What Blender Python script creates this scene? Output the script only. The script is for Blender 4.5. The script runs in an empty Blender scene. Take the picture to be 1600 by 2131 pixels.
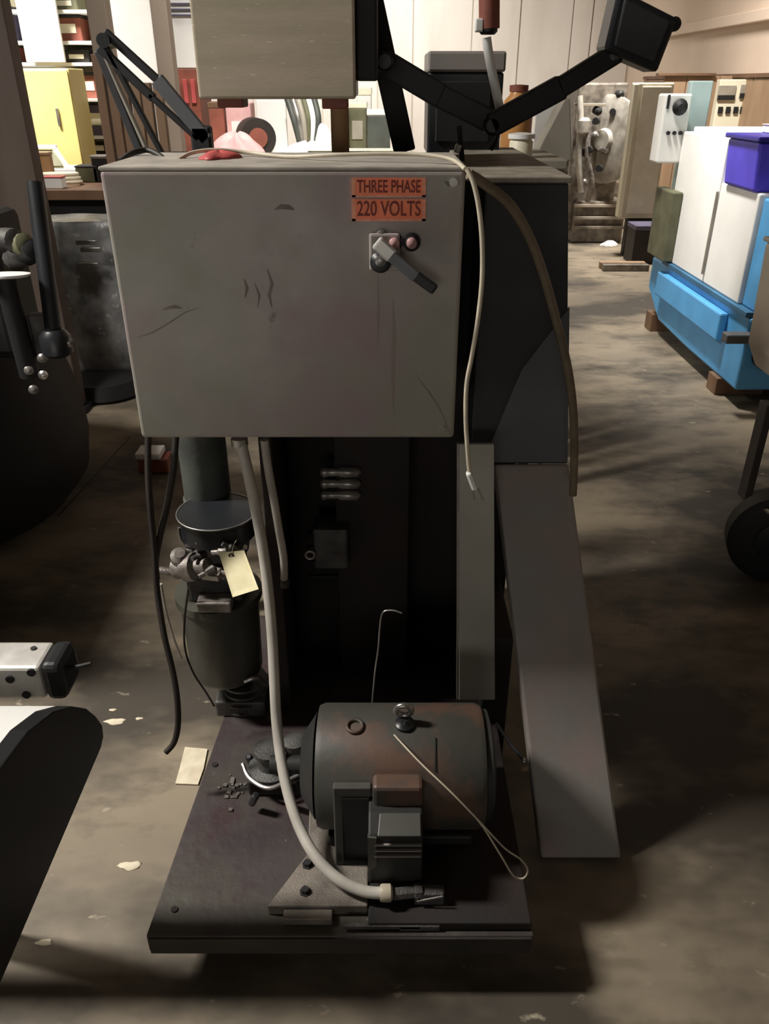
import bpy, bmesh, math, random
from mathutils import Vector, Matrix
random.seed(7)
PI = math.pi
S = bpy.context.scene
COL = S.collection
# ------------------------------------------------------------------ camera
F_PX = 1640.0; TH = math.radians(28.5); CH = 1.6
cd = bpy.data.cameras.new('camera'); cam = bpy.data.objects.new('camera', cd); COL.objects.link(cam)
cam.location = (0, 0, CH); cam.rotation_euler = (PI/2 - TH, 0, 0)
cd.sensor_fit = 'VERTICAL'; cd.sensor_height = 24; cd.lens = F_PX/2131*24
cd.clip_start = 0.02; cd.clip_end = 200
S.camera = cam
# ------------------------------------------------------------------ world, light, exposure
W = bpy.data.worlds.new('world'); S.world = W; W.use_nodes = True
W.node_tree.nodes['Background'].inputs[0].default_value = (1.0, 0.93, 0.84, 1)
W.node_tree.nodes['Background'].inputs[1].default_value = 0.02
def area(name, loc, aim, sx, sy, power, col=(1, .95, .87), spread=180):
    l = bpy.data.lights.new(name, 'AREA'); l.shape = 'RECTANGLE'; l.size = sx; l.size_y = sy
    l.energy = power; l.color = col; l.spread = math.radians(spread)
    o = bpy.data.objects.new(name, l); COL.objects.link(o); o.location = loc
    o.rotation_euler = (Vector(aim)-Vector(loc)).to_track_quat('-Z', 'Y').to_euler()
    return o
area('ceiling_tube_light_key', (-3.0, 1.45, 3.7), (-.9, 1.45, 0), .30, .8, 112, spread=120)
area('added_fill_front_left', (-1.7, .35, 3.9), (-1.45, .35, .9), .3, .5, 9, spread=28)  # added narrow lamp, only to whiten the rounded cover at the near left
area('added_fill_behind_camera', (-.9, -3.6, 1.25), (0, 1.5, 1.1), 2.2, .8, 8, spread=110)  # added low fill for the cabinet front; no doorway is known there
area('ceiling_tube_light_back_left', (-3.3, 5.6, 4.2), (-3.6, 7.4, 0), 1.2, .5, 165, spread=95)
area('added_bench_fill', (-.5, 3.6, 4.3), (-.5, 5.7, 1.1), .9, .25, 26, spread=58)  # extra lamp put in to lift the clutter on the centre bench
area('added_aisle_spot', (.9, 5.2, 3.9), (2.2, 5.0, 1.0), .5, .3, 24, spread=50)  # invented spot aimed at the blue and white machine to brighten it
area('ceiling_tube_light_back_right', (2.4, 8.6, 4.2), (2.4, 9.8, 0), 1.2, .4, 200, spread=125)
area('ceiling_tube_light_far', (-1.0, 12.5, 4.0), (-1.0, 15.5, 1.2), 4, .6, 235, spread=150)
S.view_settings.view_transform = 'Standard'; S.view_settings.look = 'None'
S.view_settings.gamma = 1; S.view_settings.use_curve_mapping = False
S.view_settings.exposure = 0.0
# ------------------------------------------------------------------ photograph geometry -> world
CT, ST = math.cos(TH), math.sin(TH)
def P(px, py, Y):
    u = (px-800)/F_PX; v = (1065.5-py)/F_PX
    d = Y/(CT+v*ST)
    return Vector((u*d, Y, CH+d*(v*CT-ST)))
def G(px, py, z=0.0):
    u = (px-800)/F_PX; v = (1065.5-py)/F_PX
    d = (z-CH)/(v*CT-ST)
    return Vector((u*d, d*(CT+v*ST), z))
def zz(py, Y): return P(800, py, Y).z
def XX(px, Y, z): return (px-800)/F_PX*(Y*CT+(CH-z)*ST)
# ------------------------------------------------------------------ materials
def mat(name, c, rough=.6, metal=0.0, c2=None, scale=6, mix=.5, bump=0.0, detail=6, spots=None, spec=.5, stretch=None, contrast=(.35,.65)):
    m = bpy.data.materials.new(name); m.use_nodes = True
    nt = m.node_tree; b = nt.nodes['Principled BSDF']; L = nt.links
    b.inputs['Roughness'].default_value = rough; b.inputs['Metallic'].default_value = metal
    b.inputs['Specular IOR Level'].default_value = spec
    tc = nt.nodes.new('ShaderNodeTexCoord'); src = tc.outputs['Object']
    if stretch:
        mp = nt.nodes.new('ShaderNodeMapping'); mp.inputs['Scale'].default_value = stretch
        L.new(src, mp.inputs[0]); src = mp.outputs[0]
    if c2 is None: c2 = tuple(x*.72 for x in c)
    n = nt.nodes.new('ShaderNodeTexNoise'); n.inputs['Scale'].default_value = scale; n.inputs['Detail'].default_value = detail
    L.new(src, n.inputs['Vector'])
    mr = nt.nodes.new('ShaderNodeMapRange'); mr.inputs[1].default_value = contrast[0]; mr.inputs[2].default_value = contrast[1]
    mr.inputs[4].default_value = mix*2 if mix < .5 else 1
    L.new(n.outputs['Fac'], mr.inputs[0])
    mx = nt.nodes.new('ShaderNodeMix'); mx.data_type = 'RGBA'
    mx.inputs[6].default_value = (*c, 1); mx.inputs[7].default_value = (*c2, 1)
    L.new(mr.outputs[0], mx.inputs[0]); out = mx.outputs[2]
    if spots:
        for (sc, cc, lo, hi) in spots:
            n2 = nt.nodes.new('ShaderNodeTexNoise'); n2.inputs['Scale'].default_value = sc; n2.inputs['Detail'].default_value = 5
            n2.inputs['Roughness'].default_value = .6
            off = nt.nodes.new('ShaderNodeMapping'); off.inputs['Location'].default_value = (sc*1.7, 3.1, sc*.3)
            L.new(src, off.inputs[0]); L.new(off.outputs[0], n2.inputs['Vector'])
            r2 = nt.nodes.new('ShaderNodeMapRange'); r2.inputs[1].default_value = lo; r2.inputs[2].default_value = hi
            L.new(n2.outputs['Fac'], r2.inputs[0])
            m2 = nt.nodes.new('ShaderNodeMix'); m2.data_type = 'RGBA'; m2.inputs[7].default_value = (*cc, 1)
            L.new(r2.outputs[0], m2.inputs[0]); L.new(out, m2.inputs[6]); out = m2.outputs[2]
    L.new(out, b.inputs['Base Color'])
    if bump:
        n3 = nt.nodes.new('ShaderNodeTexNoise'); n3.inputs['Scale'].default_value = scale*12; n3.inputs['Detail'].default_value = 4
        L.new(src, n3.inputs['Vector'])
        bp = nt.nodes.new('ShaderNodeBump'); bp.inputs['Strength'].default_value = bump; bp.inputs['Distance'].default_value = .004
        L.new(n3.outputs['Fac'], bp.inputs['Height']); L.new(bp.outputs[0], b.inputs['Normal'])
    return m
M = {}
M['floor'] = mat('worn_concrete', (.30,.245,.175), .6, 0, (.195,.162,.12), 1.3, .9, .25, 9,
                 spots=[(5,(.13,.11,.08),.52,.72),(.9,(.06,.05,.038),.46,.60),(14,(.42,.36,.27),.66,.76)], stretch=(1,1.7,1))
M['cab'] = mat('grey_cabinet_paint', (.36,.325,.315), .5, .0, (.27,.26,.215), 3.5, .9, .12, 4,
               spots=[(5,(.30,.225,.235),.48,.66),(2.3,(.24,.235,.19),.5,.7),(16,(.13,.10,.095),.66,.76)])
M['cabedge'] = mat('worn_grey_edge', (.42,.40,.36), .45, .2, (.3,.28,.25), 12)
M['cabtop'] = mat('lit_grey_top', (.42,.385,.34), .6, 0, (.28,.255,.225), 14, .9)  # paler than the body: brightness of the lit top put into the colour
M['panelbrown'] = mat('scratched_grey_brown_steel', (.50,.42,.34), .45, .2, (.40,.355,.26), 5, .9, .08, 8, stretch=(1,1,6),
                      spots=[(30,(.72,.64,.54),.62,.7)])
M['slant'] = mat('dark_grey_paint', (.29,.265,.25), .55, 0, (.235,.225,.21), 4, .9, .1, 5, spots=[(6,(.30,.235,.225),.5,.7)])
M['bar'] = mat('greenish_grey_paint', (.44,.44,.395), .55, 0, (.36,.36,.325), 5, .9, .1)
M['housing'] = mat('charcoal_paint', (.035,.037,.043), .6, 0, (.02,.02,.022), 5, .9, .1)
M['housing2'] = mat('slate_shading', (.115,.12,.132), .55, 0, (.09,.092,.10), 5, .9, .1)
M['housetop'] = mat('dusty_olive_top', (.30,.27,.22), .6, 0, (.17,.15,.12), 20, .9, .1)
M['black'] = mat('black_paint', (.011,.011,.013), .65, 0, (.008,.008,.009), 8, .9, .1)
M['cavity'] = mat('oily_black_and_shade', (.010,.009,.009), .75, 0, (.018,.010,.008), 6, .9, .2)  # black machine steel, also the painted shadow beside the slide base
M['blacksat'] = mat('black_satin', (.016,.018,.022), .38, 0, (.010,.011,.013), 8, .9)
M['rubber'] = mat('dark_rubber', (.022,.015,.011), .6, 0, (.012,.009,.008), 10)
M['plate'] = mat('oily_plate', (.068,.056,.053), .5, .1, (.042,.032,.034), 4, .9, .3, 8,
                 spots=[(9,(.045,.024,.028),.5,.66),(3,(.07,.066,.052),.5,.66),(40,(.2,.175,.155),.68,.74)])
M['plate_edge'] = mat('dark_plate_edge', (.03,.025,.02), .6, 0, (.015,.013,.011), 12)
M['slide'] = mat('scraped_steel', (.24,.21,.18), .5, .2, (.12,.105,.09), 18, .9, .3)
M['motor'] = mat('grey_motor_paint', (.05,.048,.041), .55, .0, (.038,.038,.032), 5, .9, .12, 5, spots=[(5,(.10,.055,.038),.50,.62)])
M['motorlt'] = mat('light_motor_paint', (.085,.083,.075), .5, 0, (.06,.059,.054), 7)
M['motordk'] = mat('shaded_motor_paint', (.02,.02,.019), .6, 0, (.014,.014,.014), 7)  # motor paint with the shade of ends and underside put into the colour
M['steel'] = mat('bright_steel', (.62,.60,.57), .28, .9, (.4,.39,.37), 10)
M['castal'] = mat('dirty_cast_aluminium', (.34,.31,.29), .4, .5, (.14,.12,.11), 30, .9, .3)
M['greycast'] = mat('grimy_casting', (.11,.11,.105), .5, .3, (.05,.045,.045), 20, .9, .4)
M['greencol'] = mat('grey_green_casting', (.085,.095,.085), .55, .1, (.055,.06,.055), 8, .9, .2)
M['tank'] = mat('olive_black_tank', (.075,.075,.06), .4, .1, (.045,.045,.04), 7, .9)
M['conduit'] = mat('grey_conduit', (.52,.49,.44), .45, 0, (.40,.375,.335), 14)
M['conduitc'] = mat('cream_fitting', (.5,.44,.34), .45, 0, (.36,.31,.24), 14)
M['cord'] = mat('cream_cord', (.62,.56,.44), .5, 0, (.45,.40,.31), 20)
M['hose'] = mat('tan_hose', (.20,.155,.10), .5, 0, (.12,.095,.065), 18)
M['tag'] = mat('cream_card', (.97,.90,.60), .7, 0, (.88,.78,.48), 30, .5)
M['orange'] = mat('orange_red_sticker', (1.0,.21,.09), .5, 0, (.9,.26,.13), 30)
M['redink'] = mat('dark_red_ink', (.16,.015,.008), .6, 0, (.22,.03,.015), 30)
M['salmon'] = mat('salmon_border', (.92,.40,.26), .55, 0, (.8,.28,.17), 60)
M['pink'] = mat('pink_button', (.62,.36,.36), .35, 0, (.3,.17,.17), 30)
M['wall'] = mat('cream_wall_paint', (.78,.74,.66), .6, 0, (.70,.65,.57), .9, .9)
M['panel'] = mat('pale_wall_sheet', (.78,.74,.69), .5, 0, (.64,.58,.53), 1.6, .9, stretch=(1,1,.25))
M['wallr'] = mat('beige_wall_paint', (.74,.60,.49), .7, 0, (.66,.53,.43), .8, .9)
M['ceil'] = mat('ceiling_paint', (.5,.47,.42), .8)
M['wood'] = mat('brown_wood', (.20,.115,.065), .6, 0, (.13,.07,.04), 5, .9, .1, 8, stretch=(1,1,.15))
M['woodlt'] = mat('tan_wood', (.40,.27,.17), .6, 0, (.31,.20,.12), 5, .9, .1, 8, stretch=(1,1,.2))
M['wood2'] = mat('mid_brown_wood', (.27,.17,.105), .6, 0, (.2,.12,.07), 5, .9, .1, 8, stretch=(1,1,.2))
M['plategrey'] = mat('pale_grey_metal', (.50,.47,.42), .4, .2, (.27,.25,.22), 9, .9)
M['post'] = mat('brown_post', (.135,.10,.08), .6, 0, (.09,.065,.055), 6, .9, .1, stretch=(1,1,.2))
M['posttop'] = mat('taupe_post', (.30,.235,.185), .6, 0, (.23,.18,.14), 6, .9, .1, stretch=(1,1,.2))
M['encl'] = mat('tan_grey_enclosure_paint', (.72,.66,.54), .55, 0, (.58,.53,.42), 5)
M['alum'] = mat('milled_aluminium', (.80,.79,.76), .35, .35, (.5,.48,.45), 14)
M['white'] = mat('white_paint', (.88,.88,.86), .5, 0, (.80,.80,.78), 3)
M['ivory'] = mat('ivory_paint', (.84,.80,.64), .5, 0, (.76,.71,.55), 3)
M['yellow'] = mat('yellow_cream_paint', (.72,.60,.25), .5, 0, (.70,.56,.20), 2)
M['blue'] = mat('sky_blue_paint', (.10,.40,.78), .45, 0, (.08,.33,.66), 5)
M['bluedk'] = mat('dark_blue_paint', (.04,.16,.30), .5, 0, (.03,.11,.2), 5)
M['violet'] = mat('violet_blue_plastic', (.10,.07,.72), .4, 0, (.07,.05,.55), 5)
M['navy'] = mat('navy_plastic', (.03,.02,.30), .4, 0, (.02,.015,.2), 5)
M['slateblue'] = mat('slate_blue_card', (.11,.10,.17), .6, 0, (.08,.07,.12), 8)
M['beige'] = mat('beige_machine_paint', (.42,.36,.29), .5, 0, (.34,.29,.23), 4)
M['greymach'] = mat('stone_grey_paint', (.36,.33,.28), .5, 0, (.27,.245,.20), 5)
M['oldmach'] = mat('old_machine_grey', (.27,.24,.20), .5, .2, (.12,.10,.085), 14, .9, .3)
M['dull'] = mat('dull_steel', (.45,.43,.40), .35, .7, (.2,.19,.18), 14)
M['red'] = mat('faded_red', (.55,.10,.10), .5, 0, (.42,.07,.07), 9)
M['brick'] = mat('red_brown_paint', (.30,.09,.06), .6, 0, (.2,.06,.04), 9)
M['pinkp'] = mat('pale_pink_card', (.80,.50,.50), .6, 0, (.7,.38,.38), 9)
M['cardb'] = mat('tan_cardboard', (.46,.28,.14), .7, 0, (.36,.21,.10), 9)
M['plasticw'] = mat('clear_plastic_wrap', (.36,.37,.38), .22, 0, (.14,.145,.15), 9, .9, .5, 8, spots=[(14,(.6,.61,.62),.62,.7)])
M['olive'] = mat('olive_paint', (.14,.14,.08), .6, 0, (.09,.09,.05), 9)
M['cyanw'] = mat('pale_cyan_paint', (.62,.78,.78), .5, 0, (.5,.68,.7), 5)
M['paper'] = mat('floor_paper', (.78,.70,.54), .8, 0, (.62,.54,.40), 25)
# ------------------------------------------------------------------ mesh builder
class MB:
    def __init__(s): s.v = []; s.f = []
    def add(s, v, f):
        n = len(s.v); s.v += [Vector(p) for p in v]; s.f += [tuple(i+n for i in q) for q in f]; return s
    def box(s, x0, x1, y0, y1, z0, z1, rot=None, c=None):
        v = [(x, y, z) for z in (z0, z1) for y in (y0, y1) for x in (x0, x1)]
        if rot is not None:
            cc = Vector(c) if c is not None else Vector(((x0+x1)/2, (y0+y1)/2, (z0+z1)/2))
            v = [cc + rot @ (Vector(p)-cc) for p in v]
        return s.add(v, [(0,2,3,1),(4,5,7,6),(0,1,5,4),(2,6,7,3),(0,4,6,2),(1,3,7,5)])
    def prism(s, poly, vec):
        poly = [Vector(p) for p in poly]; n = len(poly); vec = Vector(vec)
        return s.add(poly+[p+vec for p in poly], [tuple(range(n))[::-1], tuple(range(n, 2*n))]+[(i, (i+1) % n, n+(i+1) % n, n+i) for i in range(n)])
    def cyl(s, a, b, r0, r1=None, n=20, cap=True):
        a = Vector(a); b = Vector(b); r1 = r0 if r1 is None else r1
        d = (b-a).normalized(); u = d.orthogonal().normalized(); w = d.cross(u)
        v = [a+(u*math.cos(t)+w*math.sin(t))*r0 for t in (2*PI*i/n for i in range(n))]
        v += [b+(u*math.cos(t)+w*math.sin(t))*r1 for t in (2*PI*i/n for i in range(n))]
        f = [(i, (i+1) % n, n+(i+1) % n, n+i) for i in range(n)]
        if cap: f += [tuple(range(n))[::-1], tuple(range(n, 2*n))]
        return s.add(v, f)
    def lathe(s, c, prof, axis=(0,0,1), n=28):     # prof: (r, h)
        c = Vector(c); d = Vector(axis).normalized(); u = d.orthogonal().normalized(); w = d.cross(u)
        v = []; f = []
        for (r, h) in prof:
            for i in range(n):
                t = 2*PI*i/n; v.append(c+d*h+(u*math.cos(t)+w*math.sin(t))*r)
        m = len(prof)
        for k in range(m-1):
            for i in range(n):
                j = (i+1) % n; f.append((k*n+i, k*n+j, (k+1)*n+j, (k+1)*n+i))
        f += [tuple(range(n))[::-1], tuple(range((m-1)*n, m*n))]
        return s.add(v, f)
    def tube(s, pts, r, n=10, sub=8, radii=None):
        pts = [Vector(p) for p in pts]
        q = []
        for i in range(len(pts)-1):
            p0 = pts[max(i-1, 0)]; p1 = pts[i]; p2 = pts[i+1]; p3 = pts[min(i+2, len(pts)-1)]
            for k in range(sub):
                t = k/sub
                q.append(.5*((2*p1)+(p2-p0)*t+(2*p0-5*p1+4*p2-p3)*t*t+(3*p1-p0-3*p2+p3)*t**3))
        q.append(pts[-1]); m = len(q)
        u = None; v = []; f = []
        for i, p in enumerate(q):
            d = (q[min(i+1, m-1)]-q[max(i-1, 0)]).normalized()
            if u is None: u = d.orthogonal().normalized()
            u = (u-d*u.dot(d)).normalized(); w = d.cross(u)
            for k in range(n):
                t = 2*PI*k/n; v.append(p+(u*math.cos(t)+w*math.sin(t))*r)
        for i in range(m-1):
            for k in range(n):
                j = (k+1) % n; f.append((i*n+k, i*n+j, (i+1)*n+j, (i+1)*n+k))
        f += [tuple(range(n))[::-1], tuple(range((m-1)*n, m*n))]
        return s.add(v, f)
    def bar(s, a, b, w, h, up=(0,0,1)):
        a = Vector(a); b = Vector(b); d = (b-a).normalized(); up = Vector(up)
        x = d.cross(up).normalized()*w/2; y = x.cross(d).normalized()*h/2
        return s.prism([a-x-y, a+x-y, a+x+y, a-x+y], b-a)
    def torus(s, c, R, r, axis=(0,0,1), n=24, m=8):
        c = Vector(c); d = Vector(axis).normalized(); u = d.orthogonal().normalized(); w = d.cross(u)
        v = []; f = []
        for i in range(n):
            t = 2*PI*i/n; e = u*math.cos(t)+w*math.sin(t)
            for k in range(m):
                q = 2*PI*k/m; v.append(c+e*(R+r*math.cos(q))+d*r*math.sin(q))
        for i in range(n):
            for k in range(m):
                i2 = (i+1) % n; k2 = (k+1) % m
                f.append((i*m+k, i2*m+k, i2*m+k2, i*m+k2))
        return s.add(v, f)
    def build(s, name, m, parent=None, bevel=0, smooth=False, seg=2, origin=None):
        base = Vector((0, 0, 0))
        if parent is not None:
            q = parent
            while q is not None: base += q.location; q = q.parent
        elif origin is not None: base = Vector(origin)
        else:
            xs = [p.x for p in s.v]; ys = [p.y for p in s.v]; z = min(p.z for p in s.v)
            base = Vector(((min(xs)+max(xs))/2, (min(ys)+max(ys))/2, z))
        me = bpy.data.meshes.new(name); me.from_pydata([tuple(p-base) for p in s.v], [], s.f)
        bm = bmesh.new(); bm.from_mesh(me); bmesh.ops.recalc_face_normals(bm, faces=bm.faces); bm.to_mesh(me); bm.free()
        o = bpy.data.objects.new(name, me); COL.objects.link(o)
        if parent is None: o.location = base
        else: o.parent = parent
        me.materials.append(M[m] if isinstance(m, str) else m)
        if smooth:
            for p in me.polygons: p.use_smooth = len(p.vertices) <= 4
            if smooth != 'all':
                try: me.set_sharp_from_angle(angle=math.radians(40))
                except Exception: pass
        if bevel:
            b = o.modifiers.new('bevel', 'BEVEL'); b.width = bevel; b.segments = seg; b.limit_method = 'ANGLE'; b.angle_limit = math.radians(40)
        return o
def tag(o, label=None, cat=None, group=None, kind=None):
    if label: o['label'] = label
    if cat: o['category'] = cat
    if group: o['group'] = group
    if kind: o['kind'] = kind
    return o
def thing(name, label, cat, loc, group=None):
    o = bpy.data.objects.new(name, None); COL.objects.link(o); o.location = loc; o.empty_display_size = .05
    bpy.context.view_layer.update()
    return tag(o, label, cat, group)
def struct(name, mb, m, parent=None):
    o = mb.build(name, m, parent, origin=None if parent else (0,0,0))
    if parent is None: o['kind'] = 'structure'
    return o
def fb(mb, x0, x1, y0, y1, Y, d):      # a box whose front face, at distance Y, spans these columns and rows of the photo
    z1 = zz(y0, Y); z0 = zz(y1, Y); zm = (z0+z1)/2
    return mb.box(XX(x0, Y, zm), XX(x1, Y, zm), Y, Y+d, z0, z1)
def text_mesh(name, body, size, loc, m, parent, xs=1.0, rot=(PI/2,0,0), width=None):
    cu = bpy.data.curves.new(name, 'FONT'); cu.body = body; cu.size = size; cu.align_x = 'CENTER'; cu.align_y = 'CENTER'; cu.extrude = .0003; cu.offset = size*.012
    tmp = bpy.data.objects.new('tmp', cu); COL.objects.link(tmp)
    bpy.context.view_layer.update()
    me = bpy.data.meshes.new_from_object(tmp.evaluated_get(bpy.context.evaluated_depsgraph_get()))
    bpy.data.objects.remove(tmp)
    if width:
        ww = max(v.co.x for v in me.vertices)-min(v.co.x for v in me.vertices); xs = width/ww
    for v in me.vertices: v.co.x *= xs
    me.name = name; me.materials.clear(); me.materials.append(M[m])
    base = Vector((0,0,0)); q = parent
    while q is not None: base += q.location; q = q.parent
    o = bpy.data.objects.new(name, me); COL.objects.link(o); o.parent = parent; o.location = Vector(loc)-base; o.rotation_euler = rot
    return o

# ================================================================== SETTING
XL, XR, YB, ZC = -7.0, 4.3, 16.0, 4.6
struct('floor', MB().box(XL-.2, XR+.2, -4, YB+.2, -.2, 0), 'floor')
fl_ = bpy.data.objects['floor']
_a, _b, _c = G(120, 1075), G(215, 970), G(272, 908)
MB().bar(_a+Vector((0,0,.0003)), _c+Vector((0,0,.0003)), .006, .0008).build('floor_joint', 'rubber', fl_)
struct('ceiling', MB().box(XL, XR, -4, YB, ZC, ZC+.1), 'ceil')
wb = struct('wall_back', MB().box(XL-.2, XR+.2, YB, YB+.2, 0, ZC), 'wall')
x = -4.2; k = 0
while x < XR-.1:                      # upright metal sheets with open joints
    w = [1.02, .82, .9, .34, 1.0, .62][k % 6]; w = min(w, XR-.02-x)
    o = MB().box(x+.012, x+w-.012, YB-.035-(k % 2)*.012, YB-.001, .02, ZC-.05).build('wall_sheet', 'panel', wb, bevel=.006)
    x += w; k += 1
wr = struct('wall_right', MB().box(XR, XR+.2, -4, YB, 0, ZC), 'wallr')
for i, (a, b) in enumerate([(6.0, 8.2), (8.22, 10.4), (10.42, 12.6), (12.62, 14.8)]):
    MB().box(XR-.03, XR-.001, a, b, .01, 1.66).build('wood_board', 'woodlt', wr, bevel=.004)
MB().box(XR-.05, XR-.001, 6, 14.8, 1.665, 1.71).build('wood_rail', 'wood', wr, bevel=.004)
MB().box(XR-.10, XR-.001, 4, YB-.05, 2.22, 2.34).build('wall_shadow_ledge', 'wallr', wr, bevel=.01)  # added ledge in place of a shadow band across the wall
struct('wall_left', MB().box(XL-.2, XL, -4, YB, 0, ZC), 'wall')
# ================================================================== MACHINE FRAME (base, housing, slanted cover)
ZP = .15                     # top of base plate
YC = 1.40                    # front of the control cabinet
mf = thing('machine_frame', 'dark steel machine base and upright housing with long slanted grey cover on its right', 'machine', (.05, 1.6, 0))
A = G(303, 1948, ZP); B = G(470, 1478, ZP)
pl = [Vector((A.x, A.y, ZP-.05)), Vector((.29, A.y, ZP-.05)), Vector((.29, 2.0, ZP-.05)), Vector((B.x+.0, 2.0, ZP-.05)), Vector((B.x, B.y, ZP-.05))]
o = MB().prism(pl, (0, 0, .05)).build('base_plate', 'plate', mf, bevel=.004)
MB().box(A.x+.005, .285, A.y-.004, A.y+.0, ZP-.049, ZP-.004).build('plate_front_edge', 'plate_edge', mf)
for xx in (A.x+.11, .24):
    MB().box(xx-.03, xx+.03, A.y+.10, 1.98, 0, ZP-.05).build('skid', 'plate_edge', mf, bevel=.004)
MB().box(A.x+.15, .20, A.y+.12, A.y+.2, 0, ZP-.05).build('skid_crossbar', 'plate_edge', mf, bevel=.004)
for (px, py) in ((363, 1893), (447, 1592)):
    g = G(px, py, ZP); MB().cyl(g+Vector((0,0,-.001)), g+Vector((0,0,.003)), .007, n=12).build('bolt_hole', 'cavity', mf)
# upright black column body behind the motor, open fronted
Yk = 1.80
xk0 = XX(600, Yk, .7); xk1 = XX(955, Yk, .7)
MB().box(xk0, xk1+.14, Yk, Yk+.05, ZP, 1.44).build('back_panel', 'cavity', mf, bevel=.003)
MB().box(xk0-.03, xk0, 1.58, Yk+.3, ZP, 1.40).build('side_web', 'cavity', mf, bevel=.003)
MB().box(xk0-.03, xk1+.14, 1.705, 1.80, 1.38, 1.43).build('top_crossmember', 'cavity', mf, bevel=.003)
for k in range(4):
    z = .42+.045*k
    MB().box(xk0+.04, xk1-.12, Yk-.012, Yk-.001, z, z+.012).build('louvre', 'black', mf, bevel=.002)
rr = G(670, 1020)
# right housing block
Yh = 1.62
zt = zz(381, Yh)
hx0 = XX(985, Yh, 1.0); hx1 = XX(1183, Yh, 1.43); zlow = zz(966, Yh)
hx1b = XX(1180, Yh, zlow)
MB().prism([(hx0, Yh, zlow), (hx1b, Yh, zlow), (hx1, Yh, zt), (hx0, Yh, zt)], (0, .75, 0)).build('side_housing', 'housing', mf, bevel=.004)
q = [P(1185, 640, Yh-.006), P(1181, 962, Yh-.006), P(1005, 962, Yh-.006), P(1085, 770, Yh-.006)]
MB().prism(q, (0, .0055, 0)).build('shading_plate', 'housing2', mf)  # lighter shading on the housing front, made as a thin slate sheet
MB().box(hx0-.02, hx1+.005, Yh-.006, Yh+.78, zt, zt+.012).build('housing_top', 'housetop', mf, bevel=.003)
q = [P(1002, 966, Yh+.1), P(1192, 966, Yh+.1)]
MB().box(hx1+.002, hx1+.03, Yh+.25, Yh+.7, zz(640, Yh+.25), zt-.01).build('rear_guard', 'black', mf, bevel=.003)
# foot block hidden under the housing carries it
MB().box(hx0+.04, hx1-.06, Yh+.15, Yh+.7, 0, zlow).build('pedestal', 'cavity', mf, bevel=.004)
# slanted cover
bl, br = G(1127, 1787, .012), G(1293, 1787, .012)
tl, tr = P(1030, 966, Yh-.01), P(1184, 966, Yh-.01)
nrm = (br-bl).cross(tl-bl).normalized()
if nrm.y > 0: nrm = -nrm
MB().prism([bl, br, tr, tl], -nrm*.05).build('slanted_cover', 'slant', mf, bevel=.006)
for s in (bl.lerp(tl, .33)-nrm*.02, bl.lerp(tl, .22)-nrm*.02):
    pass
# flat upright bar left of it
Yf = 1.52
f0, f1 = P(955, 1035, Yf), P(955, 1457, Yf); f2, f3 = P(1030, 1457, Yf), P(1028, 1000, Yf)
MB().prism([f1, f2, P(1028, 925, Yf), P(957, 925, Yf)], (0, .012, 0)).build('upright_bar', 'bar', mf, bevel=.002)
MB().prism([f1+Vector((-.006,.002,0)), f1+Vector((0,.002,0)), P(957, 925, Yf)+Vector((0,.002,0)), P(957, 925, Yf)+Vector((-.006,.002,0))], (0, .012, 0)).build('bar_edge', 'cabedge', mf)
MB().box(f2.x-.03, f2.x+.035, Yf+.014, Yf+.3, 0, .42).build('inner_leg', 'cavity', mf, bevel=.003)
MB().tube([P(1033, 1505, 1.42), P(1060, 1545, 1.38), P(1090, 1583, 1.34)], .004, n=8).build('grease_pipe', 'blacksat', mf, smooth=True)
gp = P(1090, 1583, 1.335); MB().lathe(gp, [(.002,-.006),(.006,-.004),(.007,0),(.005,.005),(.001,.007)], (0,-1,.2), 12).build('grease_nipple', 'steel', mf, smooth='all')
# shelf brackets carrying the control cabinet
MB().box(-.12, .06, 1.705, 1.76, ZP, 1.40).build('cabinet_support', 'cavity', mf, bevel=.003)
# stacked shiny rollers
for i, py in enumerate((982, 1006, 1030)):
    c = P(665, py, 1.70); e = P(752, py, 1.70)
    MB().lathe(c, [(.004,0),(.012,.004),(.014,.012),(.011,.02),(.010,.045),(.014,.05),(.014,(e-c).length-.01),(.004,(e-c).length)], (1,0,0), 18).build('roller', 'dull', mf, smooth='all')
MB().box(P(650,1100,1.66).x, P(722,1100,1.66).x, 1.66, 1.74, zz(1185, 1.66), zz(1103, 1.66)).build('valve_block', 'greycast', mf, bevel=.006)
c = P(645, 1155, 1.65); MB().torus(c, .011, .004, (0,1,0), 16, 6).build('clamp_ring', 'dull', mf, smooth='all')
# ================================================================== CONTROL CABINET
cl, cr = P(205, 352, YC), P(970, 348, YC)
zt = cl.z; zb = zz(912, YC); x0, x1 = cl.x, cr.x
cc = thing('control_cabinet', 'large grey steel control cabinet with orange warning stickers and a lever switch', 'cabinet', ((x0+x1)/2, YC+.16, zb))
MB().box(x0+.006, x1-.006, YC+.02, YC+.30, zb+.004, zt-.003).build('body', 'cab', cc, bevel=.006)
MB().box(x0, x1, YC, YC+.019, zb, zt-.002).build('door', 'cab', cc, bevel=.007, seg=3)
MB().box(x0-.002, x1+.002, YC+.002, YC+.305, zt-.003, zt+.004).build('top_plate', 'cabtop', cc, bevel=.003)
for (xx, z) in ((x1-.02, zt-.02), (x1-.024, zb+.02)):
    MB().lathe((xx, YC-.004, z), [(.007,0),(.007,.003),(.004,.006)], (0,1,0), 12).build('screw', 'dull', cc, smooth=True)
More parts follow.
